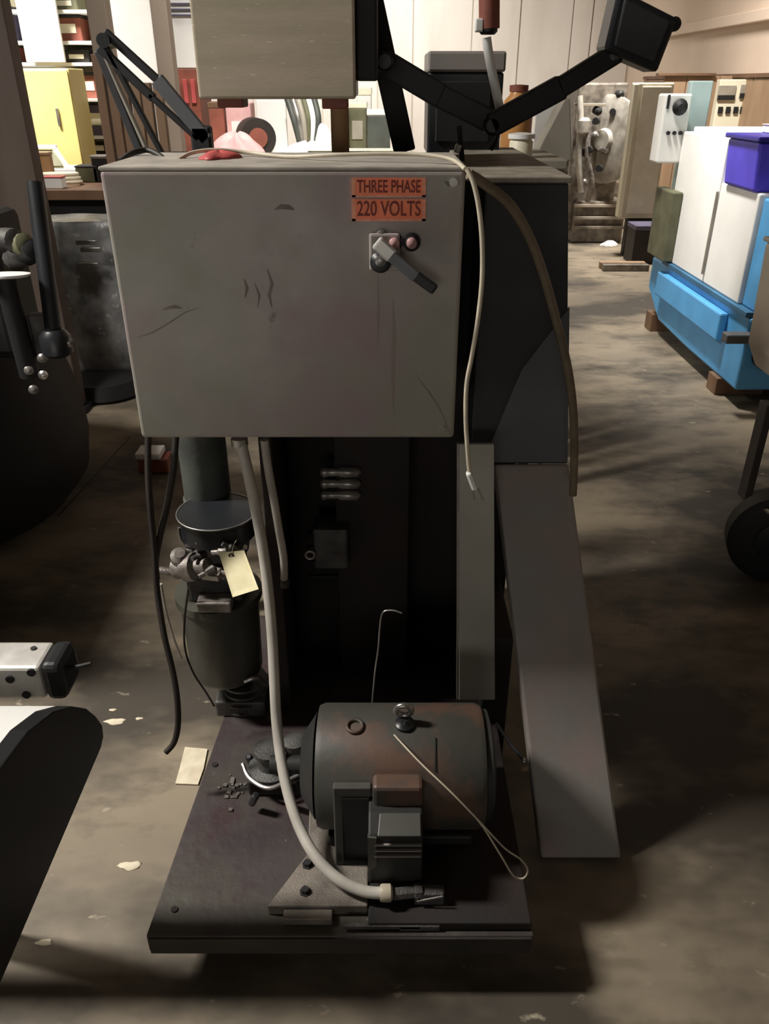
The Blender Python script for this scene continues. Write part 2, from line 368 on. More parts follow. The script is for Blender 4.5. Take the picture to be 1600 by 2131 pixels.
def sign(py0, py1, body, px0=732, px1=886):
    a = P(px0, (py0+py1)/2, YC-.002); b = P(px1, (py0+py1)/2, YC-.002); z0 = zz(py1, YC); z1 = zz(py0, YC)
    s = MB().box(a.x, b.x, YC-.0016, YC-.0002, z0, z1).build('warning_sticker', 'orange', cc)
    tag(s, 'orange red sticker reading %s in dark letters' % body)
    w = b.x-a.x; h = z1-z0
    t = MB()
    t.box(a.x, b.x, YC-.0021, YC-.0017, z0, z0+h*.11); t.box(a.x, a.x+w*.05, YC-.0021, YC-.0017, z0, z1); t.box(b.x-w*.05, b.x, YC-.0021, YC-.0017, z0, z1)
    t.build('sticker_border', 'salmon', s)
    text_mesh('lettering', body, h*.95, ((a.x+b.x)/2, YC-.0023, (z0+z1)/2+h*.04), 'redink', s, width=w*.86)
sign(371, 410, 'THREE PHASE'); sign(414, 460, '220 VOLTS')
M['smudge'] = mat('dark_smudge', (.15,.115,.11), .7, 0, (.2,.17,.15), 40)
M['drip'] = mat('brown_drip', (.235,.19,.17), .6, 0, (.29,.25,.22), 12)
def mark(nm, pts, w, m):
    q = [P(a, b, YC) for (a, b) in pts]; up = []; dn = []
    for i, p_ in enumerate(q):
        d_ = (q[min(i+1, len(q)-1)]-q[max(i-1, 0)]).normalized(); n2 = Vector((-d_.z, 0, d_.x)); k_ = w*(.25 if i in (0, len(q)-1) else 1)
        up.append(p_+n2*k_+Vector((0,-.0006,0))); dn.append(p_-n2*k_+Vector((0,-.0006,0)))
    n = len(q); MB().add(up+dn, [(i, i+1, n+i+1, n+i) for i in range(n-1)]).build(nm, m, cc)
mark('scratch', [(285,703),(318,692),(352,672),(385,650),(415,640)], .0012, 'smudge')
mark('smudge', [(572,436),(585,430),(600,431),(612,436)], .004, 'smudge')
mark('smudge', [(338,645),(352,640),(366,638),(380,642)], .003, 'smudge')
mark('smudge', [(508,580),(514,600),(510,620)], .003, 'smudge')
mark('smudge', [(556,560),(566,590),(560,615),(566,640)], .003, 'smudge')
mark('smudge', [(530,590),(540,615),(536,640)], .002, 'smudge')
mark('drip_stain', [(818,622),(819,700),(817,790),(820,900)], .0032, 'drip')
mark('drip_stain', [(786,575),(787,640),(786,720)], .002, 'drip')
mark('scratch', [(865,780),(890,812),(915,850),(938,905)], .0010, 'smudge')
mark('smudge', [(925,378),(934,384),(944,380)], .004, 'smudge')
# disconnect switch
c = P(800, 535, YC)
sw = MB().box(P(768,500,YC).x, P(832,500,YC).x, YC-.012, YC-.0005, zz(562, YC), zz(484, YC)).build('switch_plate', 'cab', cc, bevel=.004)
MB().lathe(P(792,543,YC-.012), [(.018,0),(.018,.012),(.012,.018),(.011,.03),(.002,.031)], (0,-1,0), 24).build('pivot_boss', 'blacksat', sw, smooth=True)
MB().lathe(P(792,543,YC-.04), [(.009,0),(.009,.004),(.004,.006)], (0,-1,0), 16).build('pivot_cap', 'dull', sw, smooth=True)
a, b = P(783, 503, YC-.045), P(818, 535, YC-.045)
lv = MB().bar(a, b, .024, .012, (0,1,0)).build('lever_head', 'alum', cc, bevel=.004)
tag(lv, 'bright metal head of the lever')
h = MB().bar(P(812, 530, YC-.045), P(868, 577, YC-.05), .020, .012, (0,1,0)).build('lever_shank', 'housing2', cc, bevel=.003)
h = MB().bar(P(862, 572, YC-.05), P(906, 604, YC-.055), .018, .013, (0,1,0)).build('lever_grip', 'black', cc, bevel=.004)
tag(h, 'black grip at the end of the lever')
for i, px in enumerate((820, 856)):
    c = P(px, 503, YC)
    MB().lathe(c, [(.015,0),(.015,.008),(.011,.010)], (0,-1,0), 20).build('button_bezel', 'blacksat', cc, smooth=True)
    MB().lathe(c+Vector((0,-.009,0)), [(.009,0),(.009,.008),(.005,.012),(.001,.013)], (0,-1,0), 16).build('push_button', 'pink', cc, smooth=True)
c = P(794, 490, YC); MB().lathe(c, [(.010,0),(.010,.006),(.004,.01)], (0,-1,0), 16).build('indicator', 'dull', cc, smooth=True)
# ================================================================== UPPER GREY BROWN BOX
Yu = 1.78
ux0, ux1 = P(405, 100, Yu).x, P(737, 100, Yu).x
uz0 = zz(204, Yu)
ub = thing('upper_terminal_box', 'square grey brown steel box with swirled scratches raised above the cabinet', 'box', ((ux0+ux1)/2, Yu+.1, uz0))
MB().box(ux0, ux1, Yu+.012, Yu+.24, uz0, uz0+.42).build('body', 'blacksat', ub, bevel=.006)
MB().box(ux0-.002, ux1+.002, Yu, Yu+.011, uz0-.002, uz0+.422).build('cover', 'panelbrown', ub, bevel=.006, seg=3)
MB().box(XX(445,Yu,uz0), XX(500,Yu,uz0), Yu+.03, Yu+.1, uz0-.018, uz0).build('bracket', 'brick', ub, bevel=.003)
MB().box(XX(668,Yu,uz0), XX(722,Yu,uz0), Yu+.02, Yu+.08, uz0-.02, uz0).build('bracket', 'brick', ub, bevel=.003)
c = P(706, 214, Yu+.07)
MB().cyl((c.x, Yu+.07, 1.38), (c.x, Yu+.07, uz0-.02), .019, n=20).build('support_tube', 'cardb', ub, smooth=True)
c = P(776, 95, Yu+.1)
MB().box(ux1, ux1+.045, Yu+.03, Yu+.2, uz0+.03, uz0+.42).build('side_cover', 'black', ub, bevel=.006)
# ================================================================== SWING ARM WITH BLACK MONITOR BOX
Ya = 2.08
sa = thing('swing_arm', 'black jointed swing arm reaching over a slanted black post beside the raised box', 'machine arm', (P(840,310,Ya).x, Ya, 1.43))
MB().bar(P(842, 315, Ya), P(764, -40, Ya), .052, .05, (0,1,0)).build('post', 'black', sa, bevel=.004)
MB().bar(P(800, 130, Ya-.04), P(925, 205, Ya-.06), .052, .035, (0,1,0)).build('upper_link', 'housing', sa, bevel=.005)
MB().bar(P(915, 200, Ya-.06), P(1040, 262, Ya-.08), .05, .035, (0,1,0)).build('lower_link', 'housing', sa, bevel=.005)
MB().bar(P(1020, 262, Ya-.1), P(1170, 180, Ya-.1), .05, .04, (0,1,0)).build('forearm', 'black', sa, bevel=.005)
MB().bar(P(1160, 186, Ya-.1), P(1285, 108, Ya-.1), .042, .04, (0,1,0)).build('forearm_tip', 'black', sa, bevel=.005)
for (px, py) in ((800, 128), (1025, 262)):
    MB().lathe(P(px, py, Ya-.12), [(.014,0),(.02,.006),(.02,.06),(.014,.065)], (0,1,0), 22).build('pivot', 'blacksat', sa, smooth=True)
MB().bar(P(955, 262, Ya-.12), P(962, 340, Ya-.12), .012, .012, (0,1,0)).build('drop_rod', 'black', sa, bevel=.002)
MB().bar(P(950, 318, Ya-.13), P(956, 300, Ya-.13), .014, .012, (0,1,0)).build('rod_clip', 'dull', sa, bevel=.002)
MB().tube([P(1030, 262, Ya-.02), P(1035, 285, Ya-.02), P(1020, 312, Ya-.02)], .006, n=8).build('cable', 'blacksat', sa, smooth=True)
# head of the arm
hd = thing('pendant_head', 'tilted black control pendant box at the end of the swing arm, upper right', 'control pendant', P(1325, 120, Ya-.1))
a = P(1288, -25, Ya-.14); b = P(1412, 38, Ya-.14); c = P(1368, 152, Ya-.14); d = P(1258, 105, Ya-.14)
MB().prism([a, b, c, d], (0, .09, 0)).build('housing', 'blacksat', hd, bevel=.008)
MB().prism([a.lerp(c,.12), b.lerp(d,.12), c.lerp(a,.12), d.lerp(b,.12)], (0, -.008, 0)).build('front_panel', 'housing', hd, bevel=.004)
MB().lathe(P(1404, 50, Ya-.13), [(.014,0),(.014,.1)], (0,1,0), 16).build('hinge_knob', 'black', hd, smooth=True)
MB().bar(P(1262, 112, Ya-.1), P(1292, 96, Ya-.1), .035, .06, (0,1,0)).build('clamp', 'housing2', hd, bevel=.004)
# monitor
Ym = 2.3
mo = thing('black_hopper_box', 'tall black box with a grey band round its top behind the swing arm', 'box', (P(970,320,Ym).x, Ym+.1, zz(322,Ym)))
mx0, mx1 = P(891, 200, Ym).x, P(1046, 200, Ym).x
z0, z1, zt2 = zz(322, Ym), zz(150, Ym), zz(106, Ym)
MB().box(mx0, mx1, Ym, Ym+.2, z0, z1).build('body', 'blacksat', mo, bevel=.006)
MB().box(mx0-.003, mx1+.003, Ym-.004, Ym+.204, z1, zt2).build('top_band', 'slant', mo, bevel=.006)
MB().box(mx0+.02, mx1-.03, Ym-.008, Ym-.001, z0+.03, z1-.02).build('front_door', 'black', mo, bevel=.004)
MB().box(mx0+.03, mx1-.03, Ym+.02, Ym+.16, 1.44, z0-.0).build('foot', 'black', mo, bevel=.003)
# white tube and dark rusty hanger
wt = thing('air_pipe', 'white pipe running down from a dark red fitting in front of the tall black box', 'pipe', P(1040, 235, 2.18))
MB().tube([P(1012, 78, 2.14), P(1018, 120, 2.14), P(1030, 180, 2.14), P(1043, 240, 2.12)], .011, n=12).build('tube', 'white', wt, smooth=True)
MB().cyl(P(1018, -20, 2.14), P(1018, 60, 2.14), .024, n=20).build('fitting', 'brick', wt, smooth=True)
MB().lathe(P(1015, 72, 2.14), [(.016,0),(.022,.006),(.022,.03),(.014,.04)], (0,0,1), 16).build('collar', 'blacksat', wt, smooth=True)
MB().box(P(990,48,2.12).x, P(1006,48,2.12).x, 2.12, 2.15, zz(66, 2.12), zz(38, 2.12)).build('latch', 'white', wt, bevel=.003)
# ================================================================== ELECTRIC MOTOR
mc = Vector((0, 1.232, .312)); R = .13
ml, mr_ = P(652, 1600, 1.12).x, P(1018, 1600, 1.12).x
mt = thing('electric_motor', 'grey electric motor with lifting eye lying on the front of the machine base', 'motor', ((ml+mr_)/2, 1.232, ZP))
MB().lathe((ml, mc.y, mc.z), [(R*.72,-.004),(R*.96,.0),(R,.012),(R,mr_-ml-.012),(R*.96,mr_-ml),(R*.72,mr_-ml+.004)], (1,0,0), 56).build('body', 'motor', mt, smooth=True)
MB().lathe((mr_+.002, mc.y, mc.z), [(R*.9,0),(R*.9,.012),(R*.7,.02),(R*.3,.022)], (1,0,0), 40).build('fan_cowl', 'motordk', mt, smooth=True)
MB().lathe((ml-.006, mc.y, mc.z), [(.02,-.10),(.02,-.03),(R*.5,-.03),(R*.85,0)], (1,0,0), 32).build('drive_end', 'motordk', mt, smooth=True)
def onm(px, py):               # point on motor skin along the view ray
    d = (P(px, py, 1.0)-Vector((0,0,CH))); o_ = Vector((0,0,CH))
    a = d.y**2+d.z**2; b = 2*(d.y*(o_.y-mc.y)+d.z*(o_.z-mc.z)); c = (o_.y-mc.y)**2+(o_.z-mc.z)**2-R*R
    D = max(b*b-4*a*c, 0); t = (-b-math.sqrt(D))/(2*a); p = o_+d*t
    return p, Vector((0, p.y-mc.y, p.z-mc.z)).normalized()
p, n_ = onm(738, 1512); MB().torus(p+n_*.002, .016, .004, n_, 24, 8).build('lifting_boss', 'motor', mt, smooth='all')
p, n_ = onm(905, 1570); 
sb = MB()
for k in range(6):
    a0 = math.radians(108+8*k); a1 = math.radians(116+8*k)
for k in range(5):
    q0, m0 = onm(905, 1535+k*14); q1, m1 = onm(905, 1549+k*14); sb.bar(q0+m0*.001, q1+m1*.001, .003, .004, (0,0,1))
sb.build('seam', 'motordk', mt)
p, n_ = onm(842, 1508)
eb = MB().lathe(p-n_*.006, [(.020,0),(.020,.012),(.012,.016),(.008,.024)], n_, 20).build('eye_bolt', 'blacksat', mt, smooth=True)
ec = P(840, 1478, p.y+.005)
MB().torus(ec, .016, .0065, (0,1,.2), 24, 10).build('eye_ring', 'steel', eb, smooth='all')
# base feet + front bracket, terminal box
MB().box(ml+.02, mr_-.02, mc.y-.10, mc.y+.10, ZP+.029, mc.z-R*.8).build('foot', 'motordk', mt, bevel=.006)
Yt = 1.165
def mbx(a, b, c_, d_, Y, dp): return fb(MB(), a, b, c_, d_, Y, dp)
MB().prism([P(692, 1640, 1.10), P(772, 1640, 1.10), P(772, 1660, 1.10), P(712, 1660, 1.10), P(716, 1800, 1.085), P(698, 1800, 1.085)], (0, .03, -.01)).build('side_bracket', 'motorlt', mt, bevel=.003)
mbx(713, 770, 1661, 1805, 1.097, .03).build('bracket_web', 'motordk', mt, bevel=.003)
mbx(775, 880, 1640, 1690, 1.085, .04).build('neck', 'motor', mt, bevel=.008)
# terminal box with sloping lid
xa, xb = P(766, 1740, 1.035).x, P(880, 1740, 1.035).x
zt_ = zz(1690, 1.07); zc_ = zz(1740, 1.03); zd = zz(1840, 1.03)
tb = MB().prism([(xa, 1.03, zd), (xa, 1.03, zc_), (xa, 1.07, zt_), (xa, 1.115, zt_), (xa, 1.115, zd)], (xb-xa, 0, 0)).build('terminal_box', 'motordk', mt, bevel=.004)
e = .006
MB().prism([(xa+.018, 1.0295-.003, zc_+.004), (xb-.004, 1.0295-.003, zc_+.004), (xb-.004, 1.07-.003, zt_+.001), (xa+.022, 1.07-.003, zt_+.001)], (0, -.003, .003)).build('lid_face', 'motorlt', tb, bevel=.002)
MB().prism([(xa-.001, 1.026, zd+.04), (xa+.016, 1.026, zd+.06), (xa+.016, 1.026, zc_-.002), (xa-.001, 1.026, zc_)], (0, .01, 0)).build('lid_corner', 'motorlt', tb)
for k in range(3):
    z = zc_-.02-.016*k; MB().box(xa+.012, xb-.003, 1.024, 1.029, z-.0015, z+.0015).build('lid_rib', 'slant', tb)
# sliding base under motor
sxr = G(765, 1885, ZP+.028).x
MB().box(sxr+.001, .285, A.y+.012, 1.45, ZP, ZP+.022).build('shadow_sheet', 'cavity', mt, bevel=.003)  # black sheet in place of the shadow of motor and terminal box
s0 = G(556, 1885, ZP+.028); s1 = G(640, 1775, ZP+.028)
MB().prism([Vector((s0.x, s0.y, ZP)), Vector((sxr, s0.y, ZP)), Vector((sxr, 1.5, ZP)), Vector((s1.x-.02, 1.5, ZP)), Vector((s1.x, s1.y, ZP))], (0, 0, .028)).build('slide_base', 'slide', mt, bevel=.003)
for (px, py) in ((635, 1856), (640, 1800)):
    g = G(px, py, ZP+.028); MB().lathe(g-Vector((0,0,.001)), [(.012,0),(.012,.003),(.008,.003),(.008,.011)], (0,0,1), 6).build('slide_bolt', 'black', mt)
a, b = G(590, 1922, ZP), G(692, 1922, ZP)
MB().box(a.x, b.x, a.y-.004, a.y+.018, ZP, ZP+.02).build('adjusting_block', 'slide', mt, bevel=.003)
a = G(715, 1935, ZP); b = G(830, 1935, ZP)
MB().bar((a.x, a.y, ZP+.012), (b.x+.04, a.y, ZP+.012), .008, .008).build('adjusting_screw', 'greycast', mt)
MB().box(b.x, b.x+.08, a.y-.004, a.y+.02, ZP, ZP+.016).build('stop_block', 'greycast', mt, bevel=.003)
# ================================================================== PUMP AND VALVES on the left
Yp = 1.60
pu = thing('hydraulic_pump', 'grimy pump unit with grey green column and round reservoir under the left of the cabinet', 'pump', (P(450,1400,Yp).x, Yp, ZP))
c0 = P(428, 990, Yp+.1)
MB().lathe((c0.x, c0.y, zz(1040, Yp+.1)), [(.06,0),(.06,.01),(.056,.012),(.056,.2)], (0,0,1), 28).build('column', 'greencol', pu, smooth=True)
c1 = P(452, 1070, Yp)
MB().lathe((c1.x, c1.y, zz(1112, Yp)), [(.07,0),(.086,.006),(.086,.05),(.092,.055),(.092,.062),(.06,.064)], (0,0,1), 32).build('upper_flange', 'blacksat', pu, smooth=True)
MB().torus((c1.x, c1.y, zz(1112, Yp)+.062), .0915, .002, (0,0,1), 36, 6).build('bright_rim', 'dull', pu, smooth='all')
zt_ = zz(1225, Yp); zb_ = zz(1395, Yp)
ct = P(462, 1290, Yp)
MB().lathe((ct.x, ct.y, zb_), [(.05,0),(.082,.006),(.09,.02),(.095,zt_-zb_-.03),(.105,zt_-zb_-.02),(.105,zt_-zb_),(.06,zt_-zb_+.002)], (0,0,1), 36).build('reservoir', 'tank', pu, smooth=True)
MB().box(ct.x-.06, ct.x+.07, Yp-.06, Yp+.05, zt_, zz(1150, Yp)).build('pump_head', 'greycast', pu, bevel=.01)
MB().lathe(P(400, 1180, Yp-.06), [(.014,-.05),(.026,-.045),(.026,-.02),(.034,-.015),(.034,.012),(.02,.016),(.02,.045),(.01,.05)], (.8,-.3,.25), 20).build('valve_body', 'castal', pu, smooth=True)
MB().lathe(P(375, 1165, Yp-.05), [(.012,-.03),(.02,-.02),(.022,.02),(.012,.03)], (.2,-.5,1), 16).build('elbow', 'castal', pu, smooth=True)
MB().lathe(P(440, 1195, Yp-.07), [(.008,-.025),(.015,-.02),(.015,.02),(.008,.025)], (1,-.2,0), 6).build('hex_nut', 'dull', pu)
MB().lathe(P(352, 1190, Yp-.05), [(.006,-.02),(.01,-.018),(.01,.02),(.006,.03)], (-1,-.1,.2), 12).build('nozzle', 'castal', pu, smooth=True)
MB().box(ct.x-.03, ct.x+.05, Yp-.105, Yp-.06, zt_+.002, zt_+.03).build('manifold', 'castal', pu, bevel=.004)
MB().lathe(P(492, 1128, Yp-.03), [(.014,-.02),(.03,-.015),(.03,.02),(.016,.03)], (.2,-.4,1), 20).build('filler_cap', 'greycast', pu, smooth=True)
MB().tube([P(372, 1098, Yp-.02), P(378, 1125, Yp-.02), P(400, 1135, Yp-.02), P(440, 1110, Yp-.02), P(470, 1105, Yp-.01)], .004, n=8).build('lever', 'dull', pu, smooth=True)
for k in range(18):
    px = 385+random.random()*130; py = 1115+random.random()*85
    a = P(px, py, Yp-.03-random.random()*.06); dd = Vector((random.uniform(-1,1), random.uniform(-.6,.2), random.uniform(-.6,1))).normalized()
    MB().lathe(a, [(.005,-.02),(.010,-.016),(.010,.004),(.006,.008),(.006,.022)], dd, 8).build('pipe_fitting', ['castal','dull','greycast'][k % 3], pu)
# stem between reservoir and base with fins
for k in range(6):
    c = P(508, 1412+k*16, Yp); MB().lathe((c.x, Yp, c.z), [(.03,-.004),(.058-.003*(k % 2),-.003),(.058-.003*(k % 2),.003),(.03,.004)], (0,0,1), 24).build('cooling_fin', 'greycast', pu, smooth=True)
c = P(508, 1500, Yp)
MB().cyl((c.x, Yp, ZP), (c.x, Yp, zb_+.006), .034, n=20).build('pump_stem', 'cavity', pu, smooth=True)
MB().box(c.x-.06, c.x+.07, Yp-.05, Yp+.07, ZP, ZP+.05).build('pump_foot', 'greycast', pu, bevel=.006)
MB().tube([P(508,1418,Yp-.07), P(535,1410,Yp-.06), P(556,1425,Yp-.02)], .006, n=8).build('bright_pipe', 'dull', pu, smooth=True)
# small belt tensioner / coupling in front of the pump
Yv = 1.42
vl = thing('coupling_valve', 'small black valve cluster with a curved steel lip beside the grey motor', 'valve', G(560, 1640, ZP))
c = G(565, 1610, ZP+.03)
MB().box(c.x-.05, c.x+.075, c.y-.04, c.y+.07, ZP, ZP+.045).build('mount', 'cavity', vl, bevel=.006)
MB().lathe((c.x, c.y, ZP+.045), [(.05,0),(.052,.012),(.03,.016),(.03,.05),(.036,.054),(.036,.066),(.012,.07)], (0,0,1), 24).build('body', 'greycast', vl, smooth=True)
MB().lathe((c.x+.055, c.y+.02, ZP+.045), [(.02,0),(.02,.05),(.026,.055),(.026,.07),(.01,.075)], (0,0,1), 18).build('cap', 'greycast', vl, smooth=True)
MB().tube([G(505,1590,ZP+.06), G(520,1620,ZP+.05), G(560,1640,ZP+.05), G(610,1618,ZP+.06), G(640,1600,ZP+.07)], .005, n=8).build('steel_lip', 'dull', vl, smooth=True)
for (px, py) in ((520,1580), (545,1572), (585,1600), (530,1660), (600,1655)):
    MB().lathe(G(px, py, ZP+.05), [(.004,-.03),(.009,-.028),(.009,.01),(.005,.014)], (random.uniform(-.4,.4), -.3, 1), 8).build('fitting', random.choice(['greycast','dull','blacksat']), vl)
vr = G(495, 1640, ZP); rr = []
ch = MB()
for k in range(26):
    a = vr+Vector((random.gauss(.0,.016), random.gauss(-.005,.02), .0)); s = random.uniform(.002,.005)
    ch.box(a.x-s, a.x+s, a.y-s, a.y+s, ZP, ZP+s)
ch = ch.build('metal_chips', 'castal'); tag(ch, 'scatter of pale metal chips on the base plate by the valve cluster', 'chips', kind='stuff')
# ================================================================== HOSES, CONDUITS, CORDS
def line(name, pts, r, m, label, cat='hose', n=12, extra=None):
    root = thing(name, label, cat, pts[-1])
    MB().tube(pts, r, n=n).build('sleeve', m, root, smooth=True)
    return root
cp = [P(500,915,1.46), P(514,975,1.44), P(530,1050,1.43), P(545,1130,1.41), P(556,1210,1.39), P(566,1320,1.35), P(571,1420,1.31), P(577,1520,1.27), P(592,1620,1.20), P(618,1710,1.13), P(655,1780,1.07), P(705,1830,1.03), P(760,1855,1.01), P(808,1858,1.005)]
r = line('conduit_hose', cp, .0115, 'conduit', 'thick grey conduit curving from the cabinet bottom down to the motor', 'hose', 16)
MB().lathe(P(812,1858,1.005), [(.015,-.02),(.017,-.016),(.017,0),(.013,.004)], (1,.05,-.05), 16).build('end_fitting', 'conduitc', r, smooth=True)
MB().lathe(P(830,1860,1.007), [(.012,-.012),(.012,.03),(.016,.032),(.016,.045)], (1,.15,-.02), 8).build('coupling', 'greycast', r)
MB().lathe(P(498,915,1.46), [(.012,-.006),(.017,-.004),(.017,.012),(.012,.014)], (0,0,-1), 12).build('top_gland', 'dull', r, smooth=True)
w2 = thing('motor_cable_box', 'small dark cable junction with a bright edge below the motor terminal box', 'fitting', G(900,1900,ZP+.01))
MB().box(P(862,1870,1.0).x, P(925,1870,1.0).x, 1.0, 1.025, zz(1885, 1.0), zz(1862, 1.0)).build('shell', 'greycast', w2, bevel=.004)
MB().bar(P(868,1876,.996), P(922,1866,.996), .003, .004).build('bright_edge', 'dull', w2)
r = line('conduit_hose', [P(550,915,1.52), P(558,975,1.52), P(570,1040,1.52), P(580,1100,1.52), P(590,1160,1.53), P(591,1205,1.54)], .009, 'conduit', 'thinner grey conduit just behind the thick one, ending at the pump', 'hose', 14)
MB().lathe(P(591,1205,1.54), [(.012,0),(.012,.02)], (0,.1,-1), 10).build('end_gland', 'greycast', r)
line('black_hose', [P(308,905,1.5), P(308,980,1.48), P(313,1060,1.46), P(322,1150,1.44), P(327,1230,1.42), P(341,1320,1.38), P(360,1400,1.35), P(369,1460,1.33), P(370,1510,1.32), P(362,1545,1.31), P(345,1566,1.30)], .0068, 'rubber', 'long dark rubber hose hanging free at the left of the machine', 'hose', 10)
line('black_hose', [P(366,905,1.52), P(360,980,1.5), P(348,1050,1.48), P(334,1110,1.46), P(324,1165,1.445), P(326,1205,1.44)], .0072, 'rubber', 'short dark rubber hose slanting left to join the long one', 'hose', 10)
line('thin_wire', [P(392,1225,1.5), P(384,1290,1.5), P(385,1350,1.5), P(402,1400,1.49), P(428,1440,1.48), P(446,1470,1.47)], .0026, 'rubber', 'thin dark wire looping down beside the round reservoir', 'wire', 8)
line('thin_wire', [P(335,1215,1.45), P(345,1270,1.46), P(362,1330,1.48), P(378,1370,1.5)], .0028, 'conduit', 'pale thin wire just right of the long hanging rubber hose', 'wire', 8)
r = line('white_power_cord', [P(372,332,1.55), P(400,318,1.58), P(450,312,1.6), P(520,318,1.6), P(600,326,1.55), P(700,322,1.5), P(800,320,1.48), P(880,322,1.46), P(940,332,1.43), P(968,352,1.375)], .0035, 'cord', 'cream cord lying across the cabinet top from left to right', 'cord', 10)
r = line('white_power_cord', [P(972,352,1.375), P(985,380,1.37), P(996,430,1.37), P(1003,500,1.37), P(1003,580,1.37), P(995,660,1.37), P(982,740,1.37), P(971,800,1.37), P(969,870,1.37), P(973,940,1.37), P(977,985,1.37)], .0042, 'cord', 'cream power cord hanging down the cabinet right edge with bare plug', 'cord', 10)
MB().bar(P(974,982,1.37), P(988,1018,1.37), .011, .018, (0,1,0)).build('plug', 'white', r, bevel=.004)
for dx in (-6, 5):
    MB().bar(P(990+dx,1018,1.37), P(997+dx*1.6,1040,1.37), .003, .004, (0,1,0)).build('prong', 'steel', r)
r = line('tan_hose', [P(975,362,1.39), P(1010,384,1.40), P(1060,425,1.42), P(1100,490,1.44), P(1130,570,1.46), P(1158,670,1.47), P(1182,770,1.48), P(1193,860,1.49), P(1195,950,1.5), P(1192,1030,1.5)], .0085, 'hose', 'tan brown hose arching down over the right side of the housing', 'hose', 12)
line('power_cord', [P(250,335,1.6), P(275,318,1.62), P(305,312,1.64), P(330,322,1.62), P(345,335,1.6)], .005, 'rubber', 'short black cord loop lying at the left end of the cabinet top', 'cord', 10)
line('bent_wire', [P(836,1276,1.36), P(815,1270,1.36), P(796,1276,1.36), P(790,1310,1.36), P(787,1350,1.35), P(780,1400,1.35), P(774,1468,1.345)], .0018, 'dull', 'bent steel wire standing upright behind the motor', 'wire', 8)
wp = [onm(820, 1528)[0]+Vector((0,-.006,.004)), P(875,1588,1.10), P(940,1650,1.05), P(1000,1712,1.03), P(1050,1765,1.02), P(1085,1790,1.02), P(1098,1812,1.02), P(1088,1828,1.02), P(1068,1822,1.02), P(1045,1785,1.02), P(1010,1728,1.03), P(985,1695,1.035)]
line('wire_hook', wp, .0018, 'conduitc', 'long thin wire with a hooked loop slanting down across the motor', 'wire', 8)
# card tag
a, b, c, d = P(455,1150,1.48), P(508,1146,1.48), P(538,1226,1.42), P(484,1243,1.42)
tg = thing('paper_tag', 'cream card tag with a punched hole hanging on the pump', 'tag', P(495,1240,1.42))
MB().prism([a, b, c, d], (0, .0012, 0)).build('card', 'tag', tg)
MB().torus(P(481,1156,1.474), .0045, .0018, (0,1,0), 14, 6).build('punched_hole', 'rubber', tg, smooth='all')
MB().tube([P(481,1156,1.473), P(486,1135,1.49), P(495,1120,1.53)], .001, n=6).build('string', 'cord', tg)
# ================================================================== FOREGROUND LEFT
fx = -.415
fl = thing('rounded_machine_cover', 'white machine cover with a rounded nose and black end plate, nearest left corner', 'machine', (-.95, .45, 0))
prof = [(.05,.955),(.45,.955),(.56,.953),(.616,.95),(.687,.937),(.748,.910),(.797,.874),(.835,.835),(.857,.80),(.87,.77),(.866,.752),(.85,.745),(.05,.745)]
MB().prism([(fx, y, z) for (y, z) in prof], (-.022, 0, 0)).build('end_plate', 'blacksat', fl, bevel=.002)
pr = [(y, z-.002) for (y, z) in prof[:-1]]
inn = [(y-.012 if z < .94 else y, z-.012) for (y, z) in pr[:-2]]
MB().prism([(fx-.022, y, z) for (y, z) in prof], (-1.0, 0, 0)).build('cover_sheet', 'white', fl, smooth=True)
MB().box(-1.35, -.62, .08, .68, 0, .745).build('pedestal', 'black', fl, bevel=.01)
al = thing('aluminium_bar', 'holed aluminium bar with a black end cap behind the white rounded cover', 'bar', (-.9, 1.035, .70))
MB().box(-1.5, XX(88,1.0,.74), 1.0, 1.07, .704, .770).build('extrusion', 'alum', al, bevel=.006)
xe = XX(88,1.0,.74)
MB().box(xe+.0005, xe+.035, .998, 1.072, .700, .774).build('end_cap', 'blacksat', al, bevel=.012, seg=3)
for (px, py) in ((66,1398), (56,1444), (22,1412)):
    MB().lathe(P(px, py, 1.001), [(.007,0),(.007,.004),(.003,.004)], (0,-1,0), 14).build('screw', 'black', al)
g = G(70, 1350, .77); MB().lathe(g-Vector((0,0,.002)), [(.005,0),(.005,.004),(.002,.004)], (0,0,1), 12).build('screw', 'black', al)
MB().tube([(xe+.03, 1.03, .745), (xe+.05, 1.03, .748), (xe+.07, 1.035, .75)], .004, n=8).build('pin', 'black', al, smooth=True)
MB().box(-1.4, -1.3, .98, 1.09, 0, .704).build('stand', 'black', al, bevel=.004)
MB().box(-.86, -.82, 1.01, 1.06, 0, .704).build('stand', 'black', al, bevel=.004)
# ================================================================== LEFT BLACK MACHINE
bk = thing('black_barrel_machine', 'bulky black barrel-shaped machine standing at the left edge', 'machine', (-1.86, 2.95, 0))
cx = -1.86; cy = 2.95
MB().lathe((cx, cy, 0), [(.3,0),(.5,.04),(.6,.16),(.625,.32),(.61,.5),(.57,.66),(.50,.76),(.40,.80)], (0,0,1), 40).build('barrel', 'black', bk, smooth=True)
MB().box(cx-.5, -1.20, 2.52, 2.76, .80, 1.25).build('head', 'black', bk, bevel=.03)
MB().box(cx-.9, cx+.34, 1.72, 2.45, 0, 1.32).build('unseen_shadow_block', 'black', bk, bevel=.02)  # out of view, added to cast shade on the left floor
MB().box(-1.40, -1.25, 2.50, 2.519, 1.02, 1.13).build('control_panel', 'olive', bk, bevel=.006)
g0 = P(90, 700, 3.3)
MB().cyl(P(72, 380, 2.45), P(118, 740, 2.3), .024, n=14).build('upright_rod', 'blacksat', bk, smooth=True)
